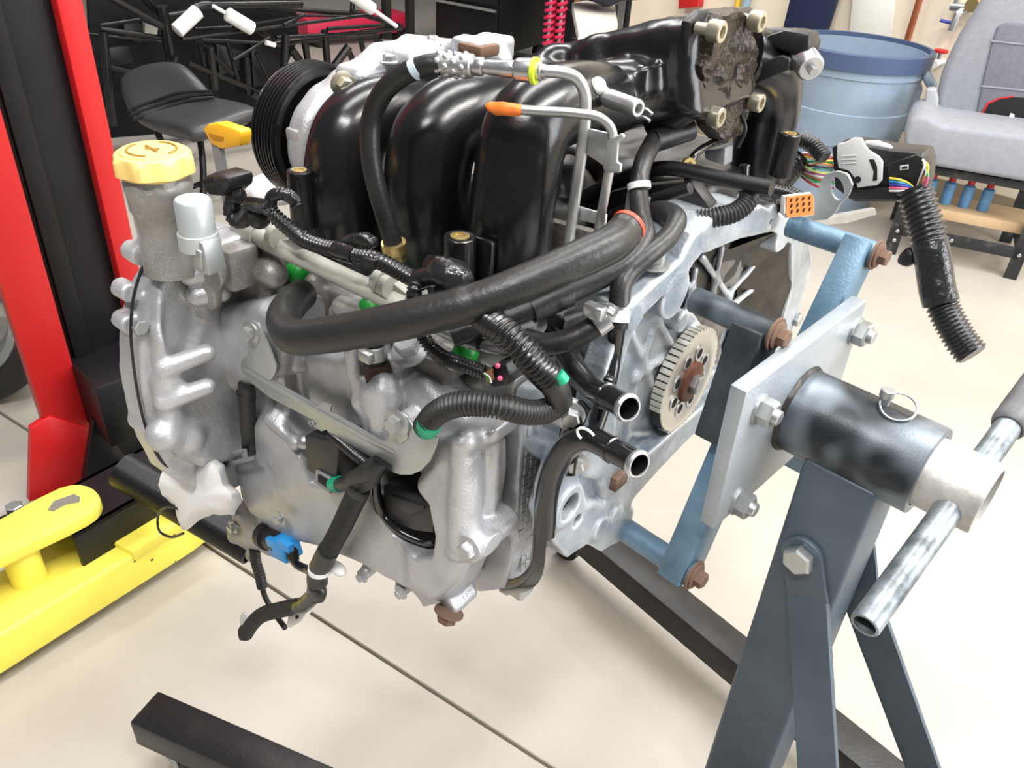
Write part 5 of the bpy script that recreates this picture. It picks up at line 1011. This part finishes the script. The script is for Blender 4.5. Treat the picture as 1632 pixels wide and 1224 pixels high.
# lift arm: open square tube and the round pad tube
a, b = W(98,866,z=.125), W(268,768,z=.125); d = unit(b-a); s_ = np.cross(d, (0,0,1))
g = G()
for c_, w_, h_ in ((s_*.062,.008,.12),(-s_*.062,.008,.12)): g.bar(a+c_, b+c_, w_, h_)
for z_ in (.056,-.056): g.bar(a+V3(0,0,z_), b+V3(0,0,z_), .132, .008)
g2 = thing('lift_arm', 'black square tube lift arm lying behind the yellow frame', 'lift arm', tuple(a-V3(0,0,.06)))
g.build('square_tube', 'lift_black', g2, kind='stuff'); G().bar(a-V3(0,0,.0925), b-V3(0,0,.0925), .10, .065).build('arm_foot', 'lift_black', g2)
a, b = W(196,748,z=.27), W(405,872,z=.18); G().tube([a,b], rad(a,30), 24, hole=.9).build('arm_pipe', 'lift_black', LC, label='thick black pipe end under the timing case')
# --- yellow lifting frame
YF = thing('lifting_frame', 'chipped yellow steel lifting frame with a long low beam on the floor', 'lifting frame', tuple(W(100,950,z=0)))
f0, f1 = W(-160,1180,z=.02), W(357,850,z=.02); up = V3(0,0,1); d = unit(f1-f0); bk_ = np.cross(up, d); H = .085
wb = .15
p_ = [f0, f1, f1+bk_*.02, f1+bk_*wb-d*.05, f0+bk_*wb]
tip = f1-d*.075
g = G(); n0 = [f0, tip, tip+bk_*wb, f0+bk_*wb]; 
g.add([n0[0],n0[1],n0[2],n0[3], n0[0]+up*H,n0[1]+up*H,n0[2]+up*H,n0[3]+up*H, f1+bk_*.01, f1+bk_*(wb-.03), f1+bk_*.01+up*.03, f1+bk_*(wb-.03)+up*.03],
      [(0,3,2,1),(4,5,6,7),(0,1,5,4),(2,3,7,6),(0,4,7,3),(1,2,9,8),(5,10,11,6),(1,8,10,5),(2,6,11,9),(8,9,11,10)])
g.build('long_beam', 'yellow', YF, bevel=.008, seg=3)
zt = .105; q = [W(*p, z=zt+.012) for p in ((172,860),(240,806),(292,800),(330,806),(211,880))]; G().prism(q, (0,0,-.025)).build('raised_plate', 'yellow', YF, bevel=.003)
zp = .215; ol = ((-120,895),(0,826),(60,793),(96,776),(112,772),(127,771),(140,774),(150,779),(157,786),(160,794),(158,802),(150,812),(135,822),(100,840),(22,876),(-120,945))
G().prism([W(*p, z=zp) for p in ol], (0,0,-.028)).build('round_nosed_plate', 'yellow', YF, bevel=.005)
q = [W(*p, z=zp+.0012) for p in ((76,812),(86,798),(118,787),(128,792),(126,800),(104,804),(84,815))]; G().prism(q, (0,0,-.0014)).build('tape_patch', mat('grey_tape', (.17,.16,.14), .5), YF, label='torn grey tape patch')
a, b = W(50,905,z=.155), None; c_ = W(48,925,z=.10)
G().cyl((c_[0],c_[1],.02), (c_[0],c_[1],zp-.02), .030, n=24).build('pillar', 'yellow', YF, bevel=.004)
q = [W(*p, z=.06) for p in ((-150,1000),(30,905),(58,930),(-150,1055))]; G().prism(q, (0,0,-.05)).build('side_beam', 'yellow', YF, bevel=.006)
# --- car wheel at the left edge
wc_ = W(-48,628,z=0)+V3(0,0,.29); wn = unit(CAM-wc_)*V3(1,1,0); wn = unit(wn+V3(0,-.55,0)); wz0 = .29
wt = thing('car_wheel', 'alloy car wheel with black tyre standing behind the red post', 'wheel', (wc_[0],wc_[1],0))
G().lathe(wc_-wn*.09, wn, [(0,.19),(.0,.25),(.02,.285),(.09,.29),(.16,.285),(.18,.25),(.18,.215),(.16,.20),(.0,.19)], 48).build('tyre', 'rubber', wt)
rm = G().lathe(wc_-wn*.02, wn, [(0,.18),(.09,.20),(.105,.213),(.11,.208),(.10,.190),(.05,.175),(.03,.12),(.05,.05),(.05,0)], 48).build('rim', 'zinc', wt)
for i in range(5):
    t = 2*math.pi*i/5; X, Y, _ = frame(wn); e_ = X*math.cos(t)+Y*math.sin(t); G().bar(wc_+wn*.07+e_*.04, wc_+wn*.07+e_*.19, .04, .025, up=wn).build('spoke', 'zinc', rm, bevel=.004)
# --- tractor-seat stool
f1 = W(430,298,z=0); base = V3(f1[0]-.10, f1[1]-.22, 0)
SS = thing('shop_stool', 'black moulded tractor-seat stool on bent tube legs', 'stool', tuple(base))
sd = depth(V3(f1[0],f1[1],.45))
rows = [((196,128,.12),(230,106,.08),(270,101,.03),(298,104,0)), ((192,140,.10),(228,128,.05),(272,118,0),(312,120,-.03)), ((200,168,.05),(236,154,.03),(282,140,.0),(332,140,-.03)), ((212,192,.0),(250,178,.0),(296,162,0),(342,156,0)),
        ((232,200,-.06),(272,194,-.04),(312,178,-.03),(360,163,.02)), ((262,208,-.14),(292,202,-.12),(338,186,-.08),(390,169,-.02)), ((296,214,-.22),(320,208,-.2),(366,192,-.14),(412,174,-.06)), ((302,226,-.22),(324,222,-.2),(372,205,-.14),(420,186,-.05))]
vv_ = [D(x,y,sd+.02+o_) for r_ in rows for x,y,o_ in r_]; ff = [(i*4+j, i*4+j+1, i*4+j+5, i*4+j+4) for i in range(7) for j in range(3)]
o = G().add(vv_, ff).build('seat_shell', mat('black_seat_vinyl', (.042,.042,.045), .40, 0, .1, 250), SS, angle=180)
sm = o.modifiers.new('thick', 'SOLIDIFY'); sm.thickness = .075; sm.offset = 0; ss_ = o.modifiers.new('smooth', 'SUBSURF'); ss_.levels = 2; ss_.render_levels = 2
for r0 in ((224,171,245,160,290,147,330,141),(222,181,248,170,294,155,338,148),(226,190,254,180,300,165,346,157)):
    pass
for k_ in range(3):
    t = (.35+.32*k_); P = [mix(D(*rows[2][j][:2],sd-.034+rows[2][j][2]), D(*rows[3][j][:2],sd-.034+rows[3][j][2]), t) for j in range(4)]
    G().tube(spline(np.array(P),5), .006, 8).build('pleat', 'dark', SS)
for P in ('318 218 .0;322 245 .0;324 275 .0;322 318 -.05', '398 196 .0;414 214 .0;422 246 .0;430 298 .0', '250 208 .02;262 240 .05;272 262 .08'):
    q = [D(x,y,sd+o_) for x,y,o_ in [tuple(map(float,t.split())) for t in P.split(';')]]; q[-1] = V3(q[-1][0], q[-1][1], max(.012, min(q[-1][2], .02)))
    G().tube(spline(np.array(q),6), .0135, 12).build('leg', 'lift_black', SS)
for P in ('322 292 .0;430 298 .0','300 300 .0;322 292 .0'):
    q = [D(x,y,sd+o_) for x,y,o_ in [tuple(map(float,t.split())) for t in P.split(';')]]; q = [V3(p[0],p[1],max(p[2],.012)) for p in q]; G().tube(q, .011, 10).build('rung', 'lift_black', SS)
G().lathe(V3(f1[0],f1[1],0), (0,0,1), [(0,.02),(.03,.017)], 14).build('foot_cap', 'rubber', SS)
# --- tube frame chassis in the background
TF = thing('tube_chassis', 'black welded tube frame chassis standing in the background', 'car frame', tuple(W(330,230,z=0)))
M['frame'] = mat('black_frame_tube', (.005,.005,.006), .28, 0)
T = '''170 -6 258 42 6|258 10 274 100 9|228 -6 262 30 7|258 28 300 21 7|330 9 480 6 7|160 46 256 60 4|140 54 256 67 2.5|160 40 232 30 3|290 62 590 23 3.4|318 63 428 69 3|428 71 640 44 4.6|310 46 372 43 3|372 43 486 24 3|304 54 372 118 4.5|404 44 446 71 6.5|486 25 592 26 2.2|452 40 484 24 3
486 68 494 122 5.5|517 48 523 116 6|574 62 582 92 4.5|598 56 602 90 3|464 78 498 124 6.5|556 74 528 112 6.5|553 76 568 108 5|455 55 452 126 6|452 126 474 156 6|408 84 438 148 3|436 148 456 182 3.4|402 148 452 192 5|164 50 180 200 7|160 104 212 116 4.5|318 68 326 104 4|334 74 342 142 7|522 46 612 40 3|360 58 380 130 4|392 90 396 150 6|300 100 420 150 4|372 96 430 60 3|640 42 560 18 4|400 10 560 22 4|280 90 250 190 5|440 60 600 52 3.4'''
for i, t in enumerate(T.replace('\n','|').split('|')):
    x0,y0,x1,y1,h_ = map(float, t.split()); xx = -3.45-.06*(i%4); a, b = W(x0,y0,x=xx), W(x1,y1,x=xx-.02); G().tube([a,b], rad(a,h_), 10).build('frame_tube', 'frame', TF)
S = spline(np.array([W(x,y,x=-3.45) for x,y in ((300,21),(312,12),(326,8),(340,10),(352,18))]),5); G().tube(S, .02, 10).build('frame_tube', 'frame', TF)
for x0,y0,x1,y1,h_ in ((281,50,316,17,11.5),(362,22,402,46,11),(562,-8,594,15,10)):
    a, b = W(x0,y0,x=-3.4), W(x1,y1,x=-3.4); G().tube([a,mix(a,b,.03),mix(a,b,.97),b], [rad(a,h_*.8),rad(a,h_),rad(a,h_),rad(a,h_*.8)], 16).build('foam_sleeve', 'chrome_white', TF, label='white foam sleeve on a frame tube')
for x0,y0,x1,y1,h_ in ((339,9,358,20,3),(594,15,632,42,3.4),(424,68,438,72,4)): G().tube([W(x0,y0,x=-3.4), W(x1,y1,x=-3.4)], rad(W(x0,y0,x=-3.4),h_), 10).build('white_tube', 'chrome_white', TF, label='white painted tube')
g = G(); xx = -3.72; q = [W(*p, x=xx) for p in ((140,-10),(470,-10),(476,60),(455,110),(450,205),(400,214),(150,222))]; q = [V3(p[0],p[1],max(p[2],.03)) for p in q]; g.prism(q, (-.02,0,0)).build('body_panel', mat('dark_body_sheet', (.004,.004,.005), .6, spec=.2), TF, label='dark sheet panels behind the tubes')
for P, cc in ((((196,30),(228,40),(226,70),(200,62)),'plastic'),(((170,76),(206,72),(214,100),(176,108)),'lift_black'),(((400,70),(452,80),(448,130),(404,140)),'lift_black'),(((345,70),(398,84),(396,110),(350,120)),'plastic')):
    G().prism([W(*p, x=-3.66) for p in P], (-.04,0,0)).build('frame_bracket', cc, TF, bevel=.006)
G().prism([W(*p, x=-3.68) for p in ((231,36),(252,45),(250,56),(231,55))], (-.02,0,0)).build('pale_tag', 'resin', TF)
for x, y in ((646,0),(610,-4)): 
    p = W(x+8,100,x=-3.9); G().box((p[0]-.02,p[1]-.02,0), (p[0]+.02,p[1]+.02,1.3)).build('upright', 'frame', TF)
for x in (180,300,430,560): 
    p = W(x,215-.18*(x-180),z=0); G().box((p[0]-.05,p[1]-.05,0), (p[0]+.05,p[1]+.05,.14)).build('support_block', 'lift_black', TF)
# red trolley beyond it
rt = thing('floor_jack', 'low red floor jack half hidden behind the tube frame', 'floor jack', tuple(W(560,78,z=0)))
a, b = W(480,72,z=.0), W(640,60,z=.0); G().bar(a+V3(0,0,.13), b+V3(0,0,.13), .26, .14).build('jack_body', mat('raspberry_red', (.62,.02,.07), .4), rt, bevel=.02)
for q in (a,b):
    q = mix(q, mix(a,b,.5), .2); G().cyl(q+V3(-.14,0,.05), q+V3(.14,0,.05), .05, n=18).build('caster_wheel', 'rubber', rt)
a_ = mix(a,b,.5); G().tube([a_+V3(0,0,.2), a_+V3(-.3,.3,.8)], .018, 10).build('jack_handle', 'lift_black', rt)
# --- black tool cabinet, coiled hoses, far table, teal cabinet
c0, c1, c2 = D(694,60,5.9), D(797,60,5.55), D(868,60,6.1); c3 = c0+c2-c1
TCb = thing('tool_cabinet', 'tall black tool cabinet with drawer rails', 'tool cabinet', (c1[0],c1[1],0))
fl_ = lambda p, z: V3(p[0],p[1],z)
G().prism([fl_(c0,.1), fl_(c1,.1), fl_(c2,.1), fl_(c3,.1)], (0,0,1.25)).build('cabinet_body', 'lift_black', TCb, bevel=.006)
dn = unit(np.cross(V3(0,0,1), fl_(c1,0)-fl_(c0,0))); dn = dn*np.sign(np.dot(dn, CAM-c1)); M['rail'] = mat('satin_alu_rail', (.5,.5,.5), .35, .8)
for z0, z1 in ((.16,.40),(.42,.62),(.64,.78),(.80,.94),(.96,1.10)):
    a, b = fl_(c0,z0), fl_(c1,z0); a, b = mix(a,b,.03), mix(a,b,.97)
    dr = G().prism([a, b, fl_(b,z1), fl_(a,z1)], dn*.014).build('drawer', 'lift_black', TCb, bevel=.004); G().bar(fl_(mix(a,b,.02),z1-.012)+dn*.022, fl_(mix(a,b,.98),z1-.012)+dn*.022, .018, .016).build('drawer_rail', 'rail', dr)
for q in (c0,c1,c2,c3): q = mix(q, (c0+c2)/2, .1); G().cyl((q[0]-.02,q[1],.05), (q[0]+.02,q[1],.05), .05, n=16).build('caster_wheel', 'rubber', TCb)
for i, x in enumerate((875,893)):
    p = D(x,40,4.9); g = G(); th = np.arange(0, 2*math.pi*34, .5); g.tube([V3(p[0]+.026*math.cos(t), p[1]+.026*math.sin(t), .30+t/(2*math.pi*34)*1.25) for t in th], .011, 6)
    hz = thing('coil_hose', ('left' if i == 0 else 'right')+' one of two hanging crimson coiled air hoses', 'air hose', (p[0],p[1],.3), 'coiled air hoses'); g.build('coil', mat('crimson_hose_%d' % i, (.66,.02,.09), .35), hz)
    G().cyl(V3(p[0],p[1],.28), V3(p[0],p[1],1.75), .011, n=10).build('core', 'lever', hz)
pr = D(884,40,4.95); G().box((pr[0]-.25,pr[1]+.1,0), (pr[0]+.2,pr[1]+.22,1.9)); 
dk = thing('hose_stand', 'dark upright stand with a wood edge behind the coiled hoses', 'stand', (pr[0],pr[1]+.2,0))
e0, e1 = D(868,40,5.3), D(912,36,5.2); G().prism([fl_(e0,0), fl_(e1,0), fl_(e1+V3(-.1,.15,0),0), fl_(e0+V3(-.1,.15,0),0)], (0,0,1.9)).build('panel', 'lift_black', dk); e2 = D(921,34,5.15)
G().prism([fl_(e1,0), fl_(e2,0), fl_(e2+V3(-.1,.15,0),0), fl_(e1+V3(-.1,.15,0),0)], (0,0,1.9)).build('wood_edge', mat('varnished_wood', (.36,.20,.07), .5, var=.2, vscale=12), dk)
tb = [W(922,52,z=.72), W(985,38,z=.72), W(978,-6,z=.72), W(912,4,z=.72)]
TB = thing('far_table', 'pale far table seen over the intake plenum', 'table', (np.mean(tb,0)[0],np.mean(tb,0)[1],0)); G().prism(tb, (0,0,-.04)).build('table_top', mat('pale_laminate', (.62,.58,.52), .5), TB, bevel=.004)
for q in tb: q = mix(q, np.mean(tb,0), .1); G().box((q[0]-.025,q[1]-.025,0), (q[0]+.025,q[1]+.025,.69)).build('leg', 'lift_black', TB)
p = np.mean(tb,0); g = G(); g.ball(p+V3(-.05,.1,.135), .2, sc=(1.1,.8,.6)); o = g.build('work_bag', mat('navy_canvas', (.012,.014,.03), .7), None, noise=.05, nscale=7); o['label'] = 'dark bag lying on the far pale table'; o['category'] = 'bag'
p = D(999,30,4.2); o = G().lathe(V3(p[0],p[1],0), (0,0,1), [(0,.12),(.02,.12),(.03,.016),(1.5,.016)], 20).build('black_post', 'lift_black', None); o['label'] = 'thin black post standing beside the far table'; o['category'] = 'post'
p, q = D(1006,30,5.9), D(1053,22,5.7); tc_ = thing('teal_cabinet', 'teal painted cabinet against the cream wall', 'cabinet', (p[0],p[1],0)); bkv = V3(-.25,.32,0)
G().prism([fl_(p,.05), fl_(q,.05), fl_(q,.05)+bkv, fl_(p,.05)+bkv], (0,0,1.2)).build('cabinet_body', mat('teal_enamel', (.03,.22,.22), .45), tc_, bevel=.01); G().prism([fl_(mix(p,q,.1),0), fl_(mix(p,q,.9),0), fl_(mix(p,q,.9),0)+bkv, fl_(mix(p,q,.1),0)+bkv], (0,0,.05)).build('plinth', 'lift_black', tc_)
# --- on the cream wall
yw = 3.42
def onwall(name, P, th, m, label, cat, y=yw, bev=.003):
    o = G().prism([W(*p, y=y) for p in P], (0,-th,0)).build(name, m, None, bevel=bev); o['label'] = label; o['category'] = cat; return o
onwall('wall_box', ((1092,-20),(1124,-24),(1121,10),(1091,13)), .06, 'red', 'small red box fixed high on the cream wall', 'box')
M['ypipe'] = mat('yellow_pipe_paint', (.75,.48,.05), .45); M['bpipe'] = mat('pale_blue_pipe_paint', (.30,.42,.52), .45); M['copper'] = mat('copper_pipe', (.42,.13,.06), .35, .6)
for x, m, r, lb in ((1173,'ypipe',5,'thin yellow vertical pipe on the cream wall'),(1187,'bpipe',6,'pale blue vertical pipe beside the yellow one'),(1459,'copper',5,'copper pipe running down the wall behind the grey bin')):
    p = W(x,20,y=yw-.03); o = G().cyl(V3(p[0],p[1],.11), V3(p[0],p[1],2.6), rad(p,r), n=14).build('wall_pipe', m, None); o['label'] = lb; o['category'] = 'pipe'
p = [W(1276,-40,y=yw-.02), W(1366,-40,y=yw-.02)]; z0 = .12
o = G().prism([V3(p[0][0],yw-.004,1.6), V3(p[1][0],yw-.004,1.6), V3(p[1][0]-.06,yw-.12,z0), V3(p[0][0]+.02,yw-.12,z0)], (0,-.03,0)).build('navy_panel', mat('navy_vinyl', (.008,.014,.05), .5, 0, .2, 12), None, bevel=.006); o['label'] = 'tall navy blue panel leaning on the wall behind the grey bin'; o['category'] = 'panel'
onwall('pale_board', ((1366,-60),(1434,-60),(1420,90),(1352,90)), .018, mat('pale_board_paint', (.78,.76,.70), .5), 'pale board fixed flat on the cream wall', 'board')
# valve with red wheel, and the taps
p = W(1494,100,y=yw-.06); vl = thing('shutoff_valve', 'white pipe valve with a small red handwheel on the wall', 'valve', tuple(p))
G().cyl(p, V3(p[0],yw,p[2]), .014, n=16).cyl(p+V3(0,0,.0), p+V3(0,-.035,-.004), .016, n=18).build('valve_body', 'white', vl); G().cyl(p, p+V3(0,0,.045), .008, n=10).build('stem', 'steel', vl); G().lathe(p+V3(0,0,.042), (0,0,1), [(0,.026),(.004,.031),(.012,.031),(.014,.026)], 20).build('handwheel', 'red', vl)
p = W(1538,14,y=yw-.05); tp_ = thing('wall_tap', 'chrome wall tap with a blue lever beside the car seat', 'tap', tuple(p))
G().cyl(V3(p[0],yw,p[2]), p, .014, n=16).tube([p, p+V3(-.015,-.02,-.02), p+V3(-.02,-.02,-.09)], .016, 14).tube([p+V3(-.06,0,.0), p+V3(.08,.0,.01)], .017, 14).tube([p+V3(-.045,0,.0), p+V3(-.045,0,.3)], .010, 12).build('tap_body', 'zinc', tp_); G().tube([p+V3(-.02,-.02,-.06), p+V3(-.075,-.03,-.055)], .007, 8).build('tap_lever', mat('navy_lever', (.02,.03,.3), .4), tp_)
G().cyl(p+V3(.03,.0,.02), p+V3(.03,-.03,.02), .028, n=16).build('gauge', 'brass', tp_)
# --- grey-blue bin
bc_ = D(1369,70,3.42); bx, by = bc_[0], bc_[1]; zr = bc_[2]; rb_ = .303
TCn = thing('refuse_bin', 'large round grey-blue plastic bin with a darker navy rim', 'bin', (bx,by,0))
M['bin'] = mat('grey_blue_bin_plastic', (.26,.335,.43), .5, 0, .1, 60, var=.1, vscale=6); M['bin_rim'] = mat('navy_bin_rim', (.055,.085,.17), .5, 0, .1, 100)
pr = [(0,.0),(0,.215),(.01,.228)]; pr += [(zr*.46,.262),(zr*.47,.268),(zr*.66,.276),(zr*.665,.270),(zr*.86,.284),(zr*.865,.290),(zr*.93,.292),(zr*.935,.284),(zr*.98,.288),(zr*.98,.276),(zr*.3,.235),(zr*.06,.205),(.03,0)]
G().lathe(V3(bx,by,0), (0,0,1), pr, 56).build('bin_body', 'bin', TCn, angle=30)
G().lathe(V3(bx,by,zr), (0,0,1), [(-.065,.290),(-.062,.302),(0,.306),(.004,.300),(.004,.284),(-.03,.280)], 56, close=True).build('bin_rim', 'bin_rim', TCn)
e_ = unit(np.cross(V3(0,0,1), V3(bx,by,0)-CAM*V3(1,1,0))); e_ = e_ if np.dot(e_, R[:,0]) > 0 else -e_
vw = unit((CAM-V3(bx,by,zr))*V3(1,1,0))
for s in (1,-1):
    h0 = V3(bx,by,zr*.84)+e_*s*.285; g = G(); sd_ = np.cross(V3(0,0,1), e_*s)
    g.tube(spline(np.array([h0+sd_*.09+V3(0,0,.06)-e_*s*.02, h0+sd_*.08+e_*s*.03+V3(0,0,.0), h0+e_*s*.045-V3(0,0,.01), h0-sd_*.08+e_*s*.03, h0-sd_*.09+V3(0,0,.06)-e_*s*.02]),5), .016, 10); g.build('handle', 'bin', TCn)
    G().obox(V3(bx,by,zr*.68)+e_*s*.268, e_*.025, np.cross(V3(0,0,1),e_)*.06, V3(0,0,zr*.13)).build('handle_rib', 'bin', TCn, bevel=.006)
for a_, z0, z1, w_ in ((.08,.40,.42,.10),(-.62,.36,.52,.055)):
    dd = unit(vw*math.cos(a_)+e_*math.sin(a_)); tt = np.cross(V3(0,0,1), dd); q = V3(bx,by,zr*z1)+dd*(.262 if z0 > .37 else .258); G().obox(q, tt*w_, dd*.010, V3(0,0,.006)).build('raised_label', 'bin', TCn, bevel=.002)
# --- bench with the car seat
g0, g1 = W(1418,404,z=0), W(1608,444,z=0); bd_ = unit(g1-g0); bn = np.array([bd_[1],-bd_[0],0]); bn = bn if np.dot(bn, CAM-g0) > 0 else -bn; bw = np.linalg.norm(g1-g0)
BN = thing('iron_bench', 'black angle-iron bench carrying a grey car seat', 'bench', tuple(mix(g0,g1,.5))); hb = .36
M['iron'] = mat('scuffed_black_iron', (.025,.025,.028), .45, .3, .15, 120, col2=(.10,.10,.10), vscale=18, thr=.62, soft=.1)
for q in (g0, g1, g0-bn*.42, g1-bn*.42): 
    t = -1 if np.dot(q-g0, bd_) > .2 else 1
    G().obox(q+V3(0,0,hb/2), bd_*.022, bn*.003, V3(0,0,hb/2)).obox(q+V3(0,0,hb/2)-bn*.02-bd_*.022*t, bd_*.003, bn*.022, V3(0,0,hb/2)).build('leg', 'iron', BN, kind='stuff')
for off in (0,.42):
    G().bar(g0-bn*off+V3(0,0,.105), g1-bn*off+V3(0,0,.105), .006, .045).build('rail', 'iron', BN, bevel=.001); G().bar(g0-bn*off+V3(0,0,hb), g1-bn*off+V3(0,0,hb), .03, .03).build('rail', 'iron', BN, bevel=.002)
for q in (g0,g1): G().bar(q+V3(0,0,.105), q-bn*.42+V3(0,0,.105), .006, .045).build('rail', 'iron', BN); G().bar(q+V3(0,0,hb-.02), q-bn*.42+V3(0,0,hb-.02), .03, .03).build('rail', 'iron', BN)
for q, z_ in ((g0,.10),(g0,.06),(g1,.10),(mix(g0,g1,.45),.105)): bolt(BN, q+bn*.004+V3(0,0,z_), bn, .008, 'zinc', 'bolt', 'hex')
G().box((0,0,0),(0,0,0)) if False else None
zpk = .205; pk = thing('wood_plank', 'pale wooden plank lying across the iron bench', 'plank', tuple(mix(g0,g1,.5)-bn*.1+V3(0,0,zpk-.05)))
a, b = g0-bn*.14+V3(0,0,zpk-.02), g1-bn*.14+V3(0,0,zpk-.02); G().bar(a, b, .20, .04).build('plank', mat('pine_plank', (.50,.33,.17), .6, 0, .1, 40, col2=(.60,.43,.26), vscale=9), pk, bevel=.003)
for s_ in (.04,.96): G().bar(mix(a,b,s_)-V3(0,0,.05), mix(a,b,s_)-V3(0,0,.02), .1, .03, up=bd_).build('plank_block', 'iron', pk)
M['pblue'] = mat('pale_blue_plastic', (.13,.33,.62), .4)
for i in range(4):
    q = mix(a, b, .16+.155*i)+bn*.02+V3(0,0,.020); bt = thing('blue_bottle', ('leftmost','second','third','rightmost')[i]+' of the four pale blue bottles on the plank under the seat', 'bottle', tuple(q), 'blue bottles under the seat')
    G().lathe(q, (0,0,1), [(0,.018),(.004,.021),(.085,.021),(.092,.012)], 18).build('bottle_body', 'pblue', bt); G().lathe(q+V3(0,0,.092), (0,0,1), [(0,.013),(.018,.013)], 14).build('cap', 'red', bt)
# car seat
zs = hb+.016; SE = thing('car_seat', 'grey cloth car seat with an opening in its backrest, standing on the iron bench', 'car seat', tuple(mix(g0,g1,.5)-bn*.2+V3(0,0,zs)))
M['cloth'] = mat('grey_seat_cloth', (.27,.28,.31), .85, 0, .25, 220, var=.08, vscale=40); M['cloth_d'] = mat('darker_seat_cloth', (.17,.17,.20), .9, 0, .3, 260, var=.12, vscale=60); M['vinyl'] = mat('pale_grey_seat_plastic', (.36,.37,.39), .5)
fp = g0+bn*.05; bp = g0-bn*.27
def sp(P, p0, ext, name, m, bev, lab=None): return G().prism([WP(x,y,p0,bn) for x,y in P], -bn*ext).build(name, m, SE, bevel=bev, seg=3, label=lab)
CU = ((1440,236),(1442,206),(1450,190),(1468,184),(1486,190),(1500,200),(1560,208),(1640,219),(1760,236),(1760,312),(1640,292),(1500,268),(1450,256))
q = [WP(x,y,fp,bn) for x,y in CU]; zm = min(p[2] for p in q); q = [p+V3(0,0,max(0,zs-p[2])) for p in q]
G().prism(q, -bn*.34).build('seat_cushion', 'cloth', SE, bevel=.022, seg=3)
BKp = ((1490,206),(1489,178),(1493,150),(1500,122),(1512,92),(1530,56),(1552,22),(1575,-15),(1600,-40),(1780,-40),(1780,240),(1640,222),(1560,210))
sp(BKp, bp, .10, 'backrest', 'cloth', .03)
sp(((1552,206),(1558,170),(1568,120),(1580,70),(1590,42),(1604,36),(1760,46),(1760,236)), bp+bn*.008, .03, 'back_panel', 'cloth_d', .008, 'darker centre panel of the backrest')
for y in (64,136): sp(((1580-(y-64)*.22,y),(1760,y+20),(1760,y+22),(1580-(y-64)*.22,y+3)), bp+bn*.011, .006, 'seam', 'cloth', .001)
hole = sp(((1562,204),(1566,182),(1576,166),(1594,158),(1616,155),(1660,158),(1660,220),(1600,212)), bp+bn*.012, .02, 'seat_opening', 'dark', .001, 'black opening at the foot of the backrest')
sp(((1603,209),(1606,190),(1611,180),(1617,183),(1614,196),(1612,210)), bp+bn*.02, .006, 'white_strap', 'white', .002, 'white strap in the opening'); sp(((1566,182),(1576,166),(1594,158),(1616,155),(1616,153),(1593,156),(1574,164),(1563,181)), bp+bn*.013, .01, 'red_edge', 'red', .001)
sp(((1470,196),(1476,142),(1492,141),(1496,160),(1490,200)), bp+bn*.05, .05, 'side_trim', 'vinyl', .008, 'pale plastic side trim'); 
sp(((1470,240),(1476,236),(1482,240),(1480,248),(1472,248)), fp+bn*.006, .01, 'trim_plug', 'vinyl', .002)
